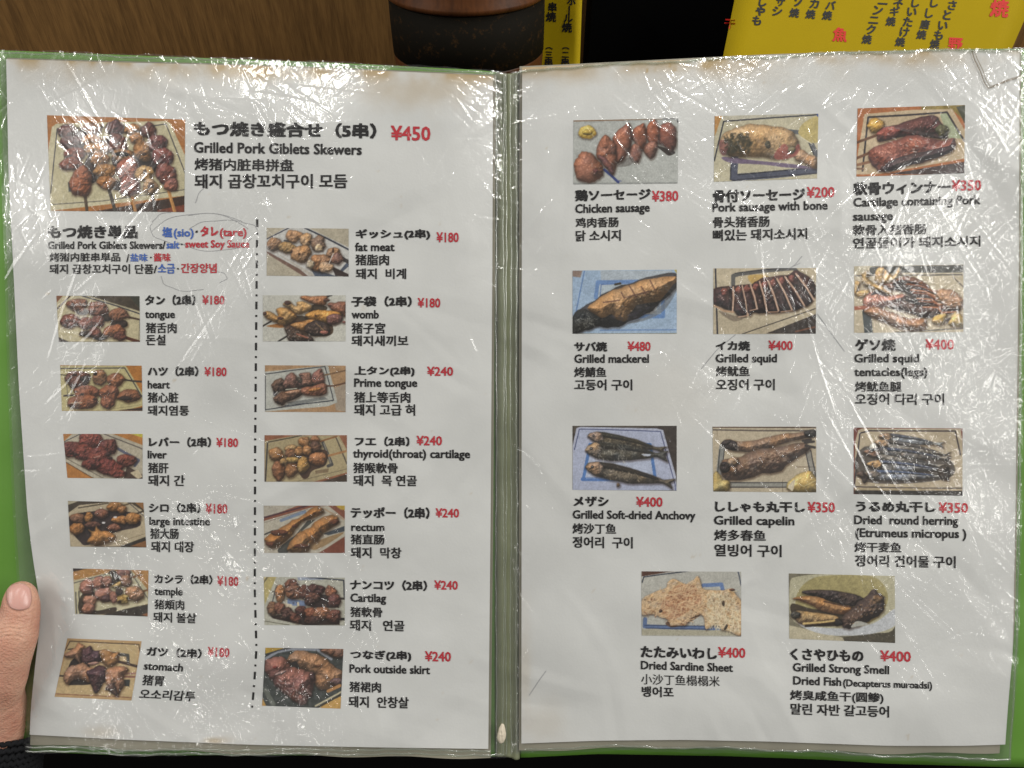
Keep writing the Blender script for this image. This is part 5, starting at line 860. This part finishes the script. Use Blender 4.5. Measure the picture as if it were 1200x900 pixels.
# ---------------------------------------------------------------- printed pictures
def lin(a): return np.where(a <= .04045, a/12.92, ((a+.055)/1.055)**2.4)
def photo(pic, parent, label):
    q = np.array(pic.q); n = int(np.hypot(*(q[1]-q[0]))*1.5); k = int(np.hypot(*(q[3]-q[0]))*1.5)
    u = np.linspace(0, 1, n)[None, :]; v = np.linspace(0, 1, k)[:, None]
    X = (q[0, 0]*(1-u)+q[1, 0]*u)*(1-v)+(q[3, 0]*(1-u)+q[2, 0]*u)*v; Y = (q[0, 1]*(1-u)+q[1, 1]*u)*(1-v)+(q[3, 1]*(1-u)+q[2, 1]*u)*v
    me = grid_mesh('food_photo', PTn(X, Y, dep(X, Y, .12)))
    x = np.clip((X-pic.x0)*KR-.5, 0, pic.W-1.01); y = np.clip((Y-pic.y0)*KR-.5, 0, pic.H-1.01); xi = x.astype(int); yi = y.astype(int); fx = (x-xi)[..., None]; fy = (y-yi)[..., None]; A = pic.a
    c = (A[yi, xi]*(1-fx)+A[yi, xi+1]*fx)*(1-fy)+(A[yi+1, xi]*(1-fx)+A[yi+1, xi+1]*fx)*fy
    g_ = 1+.16*fbm(X.shape[0], X.shape[1], 1.6, 1)+.10*fbm(X.shape[0], X.shape[1], 5, 2)
    c = np.clip(lin(np.clip(c, 0, 1))*PHOTO_GAIN*g_[..., None], 0, .9); rgba = np.concatenate([c, np.ones(c.shape[:2]+(1,))], -1)
    a = me.color_attributes.new('print', 'FLOAT_COLOR', 'POINT'); a.data.foreach_set('color', rgba.reshape(-1).astype(np.float32))
    o = link('food_photo', me, M_photo); o['label'] = 'printed photo of '+label; o.parent = parent
PHOTO_GAIN = .9
for i, (f, lab) in enumerate(PICS): photo(f(), pl if i < 14 else pr, lab)
# ---------------------------------------------------------------- lettering on the pages
def print_mesh(name, me, X, Y, m, parent, off=.20):
    P = PTn(X, Y, dep(X, Y, off)); me.vertices.foreach_set('co', P.reshape(-1).astype(np.float32)); me.name = name; me.materials.clear()
    o = link(name, me, m); o.parent = parent; return o
jobs = []
for page, rows in ((pl, LT), (pr, RT)):
    for r in rows: jobs.append((page, r, want(r[2], r[0])))
cap = want('H', 'R'); flush()
CAPH = np.ptp(cap.v[:, 1])
for page, r, t in jobs:
    st, col, s, x0, x1, a, bb_ = r; v = t.v; mn = v.min(0); mxx = v.max(0)
    X = x0+(v[:, 0]-mn[0])/(mxx[0]-mn[0])*(x1-x0)
    if st == 'L': Y = bb_-v[:, 1]*(a/CAPH)
    elif s == '・': Y = a+(mxx[1]-v[:, 1])/(mxx[1]-mn[1])*(bb_-a)
    else: Y = a+(mxx[1]-v[:, 1])/(mxx[1]-mn[1])*(bb_-a)
    sl = slope(x0, Y.mean()); ref = x0
    shear = .16*sm(740, 790, Y)*(X < 300)
    if st == 'J':       # brush-like unevenness
        Y = Y+.22*np.sin(X*.9+Y*.5); X = X+.25*np.sin(Y*.8+X*.3)
    X = X+(bb_-Y)*shear; Y = Y+sl*(X-ref)
    print_mesh(PRT[st], t.me, X, Y, INK[col], page, .20+v[:, 2])
# dashed line between the two columns
def ribbon(pts, wd, name, m, parent, off=.12, closed=False):
    p = np.array(pts, float); d = np.gradient(p, axis=0); d /= np.linalg.norm(d, axis=1)[:, None]+1e-9; nn = np.stack([-d[:, 1], d[:, 0]], 1)
    wd = np.asarray(wd)*np.ones(len(p)); Xr = np.stack([p[:, 0]-nn[:, 0]*wd/2, p[:, 0]+nn[:, 0]*wd/2]); Yr = np.stack([p[:, 1]-nn[:, 1]*wd/2, p[:, 1]+nn[:, 1]*wd/2])
    o = link(name, grid_mesh(name, PTn(Xr, Yr, dep(Xr, Yr, off))), m); o.parent = parent; return o
dx = lambda y: np.interp(y, [250, 350, 520, 690, 760, 800, 840], [301.5, 300.5, 299, 298.5, 300.5, 298, 294.5])
y = 257.
while y < 832:
    ys = np.linspace(y, y+9, 5); ribbon(np.stack([dx(ys), ys], 1), 2.6, 'dash', INK['black'], pl)
    ys = np.array([y+15.6, y+18.]); ribbon(np.stack([dx(ys), ys], 1), 2.4, 'dash', INK['black'], pl); y += 24.1
# pen scribbles round the salt and sauce line, hair-thin scratches
M_pen = flat('grey_pen', (.36, .36, .38), .6, .2)
def arc(cx, cy, rx, ry, a0, a1, n=40, j=.5):
    t = np.radians(np.linspace(a0, a1, n)); return np.stack([cx+rx*np.cos(t)+j*np.sin(t*9), cy+ry*np.sin(t)+j*np.cos(t*7)], 1)
for q in [(238, 276, 60, 26, 190, 320), (250, 272, 48, 22, 20, 150), (240, 288, 58, 38, 250, 330), (262, 270, 40, 12, 180, 380), (222, 325, 33, 16, 60, 185), (228, 325, 38, 10, 300, 400), (216, 268, 40, 18, 90, 200), (205, 262, 26, 14, 180, 260)]: ribbon(arc(*q), .5, 'pen_mark', M_pen, pl)
for p in [[(229, 238), (233, 226), (240, 219)], [(940, 300), (932, 310), (920, 318)], [(938, 308), (926, 314)], [(822, 432), (840, 410), (862, 392)], [(958, 368), (978, 396), (990, 412)], [(620, 815), (630, 800), (640, 786)]]:
    p = np.array(p, float); t = np.linspace(0, len(p)-1, 12); ribbon(np.stack([np.interp(t, range(len(p)), p[:, 0]), np.interp(t, range(len(p)), p[:, 1])], 1), .6, 'pen_mark', M_pen, pl if p[0, 0] < 590 else pr)
# ---------------------------------------------------------------- clear plastic sleeves
def film(l, r, t, b_, off, step, m, name='plastic_sleeve', k=1.):
    X, Y = sheet(l, r, t, b_, step)
    o = link(name, grid_mesh(name, PTn(X, Y, dep(X, Y, off+k*field(HF, X, Y)))), m); put(o, menu); return o
c_ = lambda v: (lambda y: v+0*np.asarray(y, float))
FLl = smoothed(edge_x([(-3, 50), (1, 200), (5, 300), (9, 450), (15, 600), (20, 680), (28, 740), (28, 880)]), 40, 910)
def wob(f, a, k): return lambda x: f(x)+a*np.sin(np.asarray(x)*k)+a*.7*np.sin(np.asarray(x)*k*2.7+1)
film(FLl, c_(593.5), wob(lambda x: CT(x)-1.5, .7, .06), wob(lambda x: CB(x)+.5, 1., .045), .95, 1.3, M_film)
film(c_(597.5), smoothed(edge_x([(1203, 40), (1201, 300), (1198, 600), (1194, 770), (1187, 860), (1184, 910)]), 40, 910), wob(lambda x: CT(x)-1.2, .6, .05), wob(lambda x: CB(x)-3.5, .8, .04), .95, 1.3, M_film)
film(lambda y: FLl(y)+3, c_(588), lambda x: CT(x)+1, wob(lambda x: CB(x)-4, 1.1, .05), -1.9, 4, M_film2, 'sleeve_back', .6)
film(c_(601), smoothed(edge_x([(1199, 40), (1197, 300), (1194, 600), (1190, 770), (1184, 860), (1182, 910)]), 40, 910), lambda x: CT(x)+2, wob(lambda x: CB(x)-7, 1.0, .045), -1.9, 4, M_film2, 'sleeve_back', .6)
# welded seams of the sleeves as thin raised beads
M_seam = film_mat('seam_plastic', (.86, .9, .82), .10, 1.6)
def tube(pts, r, name, m, off, parent=None, seg=6):
    p = np.array(pts, float); C = PTn(p[:, 0], p[:, 1], dep(p[:, 0], p[:, 1], off)); d = np.gradient(C, axis=0); d /= np.linalg.norm(d, axis=1)[:, None]
    s1 = np.cross(d, AFn); s1 /= np.linalg.norm(s1, axis=1)[:, None]; s2 = np.cross(d, s1); a = np.linspace(0, 2*math.pi, seg+1)
    P = C[:, None]+r*(np.cos(a)[None, :, None]*s1[:, None]+.5*np.sin(a)[None, :, None]*s2[:, None]); o = link(name, grid_mesh(name, P), m); put(o, parent or menu); return o
ys = np.linspace(88, 884, 140)
for x0, a in ((581.5, .5), (590, .7), (593, .5), (598.5, .6), (605, .5)): tube(np.stack([x0+a*np.sin(ys*.021+x0)+.3*np.sin(ys*.11), ys], 1), .00025, 'seam', M_seam, .9)
ys = np.linspace(64, 890, 120); tube(np.stack([np.interp(ys, [60, 300, 600, 770, 860, 900], [1199, 1197.5, 1194.5, 1191, 1185, 1183])+.4*np.sin(ys*.07), ys], 1), .0004, 'seam', M_seam, .7)
for f, x0, x1 in ((lambda x: CB(x)-6, 30, 575), (lambda x: CB(x)-1, 30, 590), (lambda x: CB(x)-9, 615, 1184), (lambda x: CT(x)+2, 0, 590), (lambda x: CT(x)+1, 600, 1200)):
    xs = np.linspace(x0, x1, 160); tube(np.stack([xs, f(xs)+.9*np.sin(xs*.05)+.5*np.sin(xs*.19)], 1), .00042, 'seam', M_seam, .6)
M_tape = flat('grimy_tape_edge', (.20, .15, .09), .6, .3)
tp = np.array([(1139, 60), (1142, 70), (1149, 84), (1153, 96), (1158, 103.5), (1166, 101), (1180, 95), (1194, 91)], float)
for o_, wd_ in ((0, .9), (3.2, .7)):
    t = np.linspace(0, len(tp)-1, 40); ribbon(np.stack([np.interp(t, range(len(tp)), tp[:, 0])+o_*.8, np.interp(t, range(len(tp)), tp[:, 1])-o_*.7], 1), wd_, 'tape_edge', M_tape, menu, .5)
for o in COL.objects:
    if o.name.startswith('tape_edge'): o.matrix_parent_inverse = Matrix.Translation(menu.location).inverted()
# dried grain stuck beside the spine
bm = bmesh.new(); bmesh.ops.create_uvsphere(bm, u_segments=24, v_segments=16, radius=1)
c0 = PT(588, 859.5, float(dep(588., 859.5, 1.6)))
for v in bm.verts:
    x, y, z = v.co; k = 1-.25*y; nn = .12*math.sin(9*x+4*y)+.08*math.sin(13*y+2)
    v.co = c0+AX*((x*4.9*k+.8*y)*(1+nn*.4)*S0)+AU*(y*11.8*(1+nn*.2)*S0)-AF*(z*.0011*(1+nn))
me = bpy.data.meshes.new('dried_grain'); bm.to_mesh(me); bm.free()
tag(link('dried_grain', me, flat('grain', (.62, .55, .43), .6, .3, .12, 900, .0003), None, True), 'flattened pale cream grain of dried food stuck at the foot of the menu spine', 'food crumb')
# ---------------------------------------------------------------- yellow sheets behind the menu
def sheet_quad(name, q, d, label, chars):
    root = empty(name, PT(q[3][0], q[3][1], d[3])); tag(root, label, 'menu sheet')
    def at(u, v):
        a = [PTn(np.array(q[i][0]), np.array(q[i][1]), d[i]) for i in range(4)]
        return (a[0]*(1-u)+a[1]*u)*(1-v)+(a[3]*(1-u)+a[2]*u)*v
    P = np.array([[at(u, v)+AFn*(.004*math.sin(u*3.1)) for u in np.linspace(0, 1, 14)] for v in np.linspace(0, 1, 10)])
    o = link('card', grid_mesh('card', P), M_yellow); put(o, root); s = o.modifiers.new('thick', 'SOLIDIFY'); s.thickness = .0006; s.offset = -1
    bv = BVHTree.FromPolygons([tuple(p) for p in P.reshape(-1, 3)], [(i*14+j, i*14+j+1, (i+1)*14+j+1, (i+1)*14+j) for i in range(9) for j in range(13)])
    T = [(c, want(c[0], 'V')) for c in chars]; flush()
    for (ch, x, y, sz, col, lean, rot), t in T:
        v = t.v; c = (v.min(0)+v.max(0))/2; w = max(np.ptp(v[:, 0]), np.ptp(v[:, 1]), .75)
        a = (v[:, 0]-c[0])/w*sz; b = -(v[:, 1]-c[1])/w*sz
        if rot: a, b = -b, a
        X = x+a-lean*b; Y = y+b+.06*a
        co = []
        for px, py, pz in zip(X, Y, v[:, 2]):
            dr = (PT(px, py, 1)-CAM).normalized(); h = bv.ray_cast(CAM, dr)[0]
            if h is None: h = PT(px, py, sum(d)/4)
            co.append(h-dr*(.0004+pz*.002))
        t.me.vertices.foreach_set('co', np.array([tuple(p) for p in co], np.float32).reshape(-1)); t.me.materials.clear()
        o = link('character', t.me, M_yrd if col else M_ybl); put(o, root)
Rc = []
for s, pts in [('しゃも', [(894, 2), (891, 13), (887, 24)]), ('ザシ', [(915, 2), (911, 13)]), ('ソ焼', [(935, 2), (931, 15)]), ('カ焼', [(954.5, 4), (950, 16.5)]), ('バ焼', [(973.5, 6), (969.5, 18)]), ('ニンニク焼', [(1035, 1), (1029, 12), (1024, 23.5), (1021, 34.5), (1016, 46)]), ('ネギ焼', [(1053, 2), (1048.6, 13), (1044, 25)]),
               ('しいたけ焼', [(1073, 3), (1068.6, 14), (1064, 25.5), (1060, 37.5), (1055, 49)]), ('しし唐焼', [(1095, 3), (1089, 15.5), (1084, 28.5), (1080, 40.5)]), ('さといも焼', [(1116, 6), (1110, 17.5), (1105, 30), (1100, 41), (1095.5, 51.5)])]:
    for ch, (x, y) in zip(s, pts): Rc.append((ch, x, y, 11.3, 0, .18, 0))
Rc += [('魚', 984.6, 40.5, 17, 1, .12, 0), ('野', 1119.5, 52, 17, 1, .12, 0), ('焼', 1171.5, 9.5, 22, 1, .12, 0), ('干', 855, 28, 12, 1, .1, 0)]
sheet_quad('menu_sheet', [(873, -60), (1237, -60), (1080, 300), (800, 300)], (.565, .565, .60, .60), 'wide yellow sheet with many columns of black and red Japanese lettering, top right', Rc)
Lc = [('ー', 667, 12, 10.5, 0, .03, 1), ('ボ', 670, 1, 10.5, 0, .03, 0), ('ル', 666, 21.5, 10.5, 0, .03, 0), ('焼', 664.5, 32, 12, 0, .03, 0), ('（', 663, 56.5, 8.5, 0, 0, 1), ('二', 662.6, 64, 8.5, 0, 0, 0), ('串', 662.4, 73, 10.5, 0, 0, 0),
      ('串', 647.5, 8, 11, 0, .03, 0), ('焼', 646, 19.5, 12, 0, .03, 0), ('（', 643.6, 56.5, 8.5, 0, 0, 1), ('三', 643.2, 64, 8.5, 0, 0, 0), ('串', 643, 73, 10.5, 0, 0, 0)]
sheet_quad('menu_sheet', [(588, -60), (684, -60), (671, 300), (575, 300)], (.60, .575, .595, .62), 'narrow yellow sheet with two columns of black lettering beside the wooden pot', Lc)
# ---------------------------------------------------------------- the hand that holds the menu
person = empty('person', PT(-45, 930, .36)); tag(person, 'left hand in black knitted cuff gripping the left edge of the menu', 'person')
def chain(pts, step=1.2):
    p = np.array(pts, float); out = []
    for i in range(len(p)-1):
        n = max(2, int(np.linalg.norm(p[i+1, :2]-p[i, :2])/step/2.2)); a = p[max(i-1, 0)]; b = p[i]; c = p[i+1]; d = p[min(i+2, len(p)-1)]
        for k in range(n):
            t = k/n; out.append(.5*((2*b)+(c-a)*t+(2*a-5*b+4*c-d)*t*t+(3*b-a-3*c+d)*t**3))
    out.append(p[-1]); return out
sph = []
# px, py, depth behind the page plane (mm), radius px, flattening towards the lens
thumb = [(24.5, 699, -6.5, 18.5), (24.5, 706, -6.8, 20.5), (23.5, 718, -7, 22), (20, 732, -7.5, 24), (16, 746, -8, 26.5), (11, 760, -7.5, 27.5), (6, 778, -6.5, 27.5), (1, 795, -5, 29), (-5, 812, -2, 31), (-12, 832, 3, 42), (-20, 855, 8, 54), (-34, 890, 14, 66), (-48, 940, 20, 70), (-60, 1010, 26, 72), (-75, 1100, 30, 78)]
palm = [(-70, 780, 26, 34), (-60, 830, 26, 46), (-45, 880, 24, 58)]
sph += chain(thumb, .9)+chain(palm)
for y0, r in ((690, 20), (735, 21), (782, 20), (826, 18)):
    sph += chain([(-60, 820+(y0-760)*.35, 26, 26), (-46, y0+22, 34, 23), (-20, y0+6, 37, r+1), (22, y0, 28, r), (60, y0+4, 20, r-2), (84, y0+8, 16.5, r-4)])
vs = []; fs = []
tb = bmesh.new(); bmesh.ops.create_icosphere(tb, subdivisions=2, radius=1); tv = np.array([v.co[:] for v in tb.verts]); tf = np.array([[v.index for v in f.verts] for f in tb.faces]); tb.free()
for k, (px, py, z, r) in enumerate(sph):
    c = np.array(PT(px, py, D0+z/1000)); fl = .80
    q = tv*r*S0; V = c+q[:, :1]*AXn+q[:, 1:2]*AUn+q[:, 2:3]*fl*AFn
    fs.append(tf+len(tv)*k); vs.append(V)
me = bpy.data.meshes.new('hand'); me.from_pydata(np.concatenate(vs).tolist(), [], np.concatenate(fs).tolist()); hand = link('hand', me)
rm = hand.modifiers.new('r', 'REMESH'); rm.mode = 'VOXEL'; rm.voxel_size = .0009; s_ = hand.modifiers.new('s', 'SMOOTH'); s_.iterations = 9; s_.factor = .5
ss = hand.modifiers.new('u', 'SUBSURF'); ss.levels = 1; ss.render_levels = 1
bpy.context.view_layer.update(); me2 = bpy.data.meshes.new_from_object(hand.evaluated_get(bpy.context.evaluated_depsgraph_get()))
hand.modifiers.clear(); hand.data = me2; me2.name = 'hand'
n = len(me2.vertices); co = np.zeros(n*3, np.float32); me2.vertices.foreach_get('co', co); co = co.reshape(-1, 3).astype(float)
no = np.zeros(n*3, np.float32); me2.vertices.foreach_get('normal', no); no = no.reshape(-1, 3)
rel = co-CAMn; dd_ = rel@AFn; px = 600+(rel@AXn)/dd_*D0/S0; py = 450-(rel@AUn)/dd_*D0/S0
front = np.clip(-(no@AFn), 0, 1)
disp = 0*px
for y0, bend, a, wd in [(733, .004, .20, 1.3), (737.5, .006, .34, 1.5), (742, .003, .26, 1.3), (746.5, .005, .36, 1.6), (751, .002, .18, 1.2), (728, .006, .12, 1.2), (724, .004, .08, 1.0)]:
    yy = y0+bend*(px-16)**2*.6-1.5*np.sin(px*.13); disp -= 1.5*a*(.75+.35*np.sin(px*.5+y0*3.))*np.exp(-((py-yy-.5*np.sin(px*.31+y0))/wd)**2)*np.exp(-((px-14)/19)**4)
disp += .35*np.exp(-((py-740)/11)**2)*np.exp(-((px-14)/20)**2)
for x0, y0, x1, y1, a in [(0, 838, 26, 822, .45), (2, 848, 30, 828, .3), (0, 826, 20, 815, .25), (6, 852, 34, 842, .2), (0, 800, 22, 806, .12)]:
    L_ = math.hypot(x1-x0, y1-y0); t = ((px-x0)*(x1-x0)+(py-y0)*(y1-y0))/L_**2; d = np.abs((px-x0)*(y1-y0)-(py-y0)*(x1-x0))/L_; disp -= a*np.exp(-(d/1.7)**2)*((t > 0) & (t < 1))*np.sin(np.clip(t, 0, 1)*math.pi)**.5
ndx = np.array([(math.sin(a*12.9)*4375.5) % 1 for a in range(10)])
# bed of the nail
ne = ((px-22.5)/15.8)**2*1.0+((py-699)/17.5)**2
disp -= .32*np.exp(-((np.sqrt(np.abs(ne))-1.05)/.09)**2)*(front > .2)*(py > 684)
co += no*(disp*front/1000)[:, None]; me2.vertices.foreach_set('co', co.reshape(-1).astype(np.float32)); me2.polygons.foreach_set('use_smooth', np.ones(len(me2.polygons), bool))
m, nt, b = mat('skin'); M_skin = m
tc = nd(nt, 'ShaderNodeTexCoord'); n1 = nd(nt, 'ShaderNodeTexNoise', Scale=70, Detail=4); n2 = nd(nt, 'ShaderNodeTexNoise', Scale=700, Detail=5); vo = nd(nt, 'ShaderNodeTexVoronoi', Scale=1100)
cr = nd(nt, 'ShaderNodeValToRGB'); cr.color_ramp.elements[0].position = .3; cr.color_ramp.elements[0].color = (.46, .20, .14, 1); cr.color_ramp.elements[1].position = .7; cr.color_ramp.elements[1].color = (.62, .37, .26, 1)
for x in (n1, n2, vo): nt.links.new(tc.outputs['Object'], x.inputs['Vector'])
nt.links.new(n1.outputs['Fac'], cr.inputs[0]); nt.links.new(cr.outputs[0], b.inputs['Base Color'])
bp = nd(nt, 'ShaderNodeBump', Strength=.7, Distance=.0004); bq = nd(nt, 'ShaderNodeBump', Strength=.7, Distance=.00035); nt.links.new(n2.outputs['Fac'], bp.inputs['Height']); nt.links.new(vo.outputs['Distance'], bq.inputs['Height']); nt.links.new(bq.outputs[0], bp.inputs['Normal']); nt.links.new(bp.outputs[0], b.inputs['Normal'])
b.inputs['Roughness'].default_value = .5; b.inputs['Subsurface Weight'].default_value = .12; b.inputs['Subsurface Radius'].default_value = (.004, .0015, .0008); b.inputs['Subsurface Scale'].default_value = 1.; b.inputs['Specular IOR Level'].default_value = .4
me2.materials.append(M_skin); put(hand, person)
bv = BVHTree.FromPolygons([tuple(c) for c in co], [tuple(p.vertices) for p in me2.polygons])
# thumb nail: a curved plate laid on the thumb
P = []
for i in range(22):
    row = []
    for j in range(22):
        u = j/21*2-1; v = i/21*2-1
        # rounded square outline: free edge at the top
        x = u*math.sqrt(max(0, 1-.42*v*v*(1 if v > 0 else .75))); yv = v*math.sqrt(max(0, 1-.38*u*u))
        X = 22.8+x*15.0+.9*v; Y = 698.5+yv*16.5
        for _ in range(30):
            dr = (PT(X, Y, 1)-CAM).normalized(); h = bv.ray_cast(CAM, dr)[0]
            if h is not None and (h-CAM).dot(AF) < D0-.0075: break
            X += (22.8-X)*.06; Y += (698.5-Y)*.06
        e = max(abs(u), abs(v)); row.append(tuple(h-AF*(.00030+.00045*(1-e**4))))
    P.append(row)
m, nt, b = mat('nail'); b.inputs['Base Color'].default_value = (.62, .35, .30, 1); b.inputs['Roughness'].default_value = .28; b.inputs['Subsurface Weight'].default_value = .1; b.inputs['Subsurface Radius'].default_value = (.003, .001, .0008)
o = link('thumb_nail', grid_mesh('thumb_nail', np.array(P)), m); put(o, person); s_ = o.modifiers.new('t', 'SOLIDIFY'); s_.thickness = .0003; s_.offset = -1
# knitted cuff
M_knit = flat('black_wool', (.013, .0135, .015), .9, .1, .5, 1800, .0006)
bm = bmesh.new()
A0 = np.array([-38., 862.]); A1 = np.array([-66., 1010.]); ax = (A1-A0)/np.linalg.norm(A1-A0); sd_ = np.array([-ax[1], ax[0]])
if sd_[0] < 0: sd_ = -sd_
ico = bmesh.new(); bmesh.ops.create_icosphere(ico, subdivisions=2, radius=1); iv = [v.co.copy() for v in ico.verts]; fi = [[v.index for v in f.verts] for f in ico.faces]; ico.free()
W3 = lambda p, z: np.array(PT(p[0], p[1], D0))+AFn*z
axw = (W3(A0+ax, 0)-W3(A0, 0))/S0; sdw = (W3(A0+sd_, 0)-W3(A0, 0))/S0
cv = []; cf = []
def stitch(center, t, rl, rw):
    t = t/np.linalg.norm(t); a = np.cross(t, AFn+.3*axw); a /= np.linalg.norm(a); c = np.cross(t, a); base = len(cv)
    for v in iv: cv.append(tuple(center+t*v.x*rl+a*v.y*rw+c*v.z*rw))
    cf.extend([[i+base for i in f] for f in fi])
NS = 56
for row in range(14):
    R = (69+1.2*math.sin(row))*S0 if row > 1 else 71*S0; dist = (row*8.2+(0 if row > 1 else -1))*S0
    for k in range(NS):
        a = k/NS*2*math.pi; c = W3(A0, .012)+axw*dist; rad = sdw*math.cos(a)*R+AFn*math.sin(a)*R*.72; tan = -sdw*math.sin(a)+AFn*math.cos(a)*.72
        for sgn in (-1, 1):
            tt = tan*(.9 if row < 2 else .55)+axw*sgn*(.45 if row < 2 else .8)
            stitch(c+rad+tan*sgn*1.9*S0, tt, 5.6*S0, 2.7*S0)
bm.free()
me = bpy.data.meshes.new('knitted_cuff'); me.from_pydata(cv, [], cf); o = link('knitted_cuff', me, M_knit, None, True); put(o, person)
P = []
for row in range(40):
    r_ = []
    for k in range(41):
        a = k/40*2*math.pi; R = (67+(0 if row < 10 else (row-9)*.9+2*math.sin(row*1.1+a*2)))*S0; r_.append(W3(A0, .012)+axw*(row*13-2)*S0+sdw*math.cos(a)*R+AFn*math.sin(a)*R*.72)
    P.append(r_)
o = link('sleeve', grid_mesh('sleeve', np.array(P)), M_knit); put(o, person)
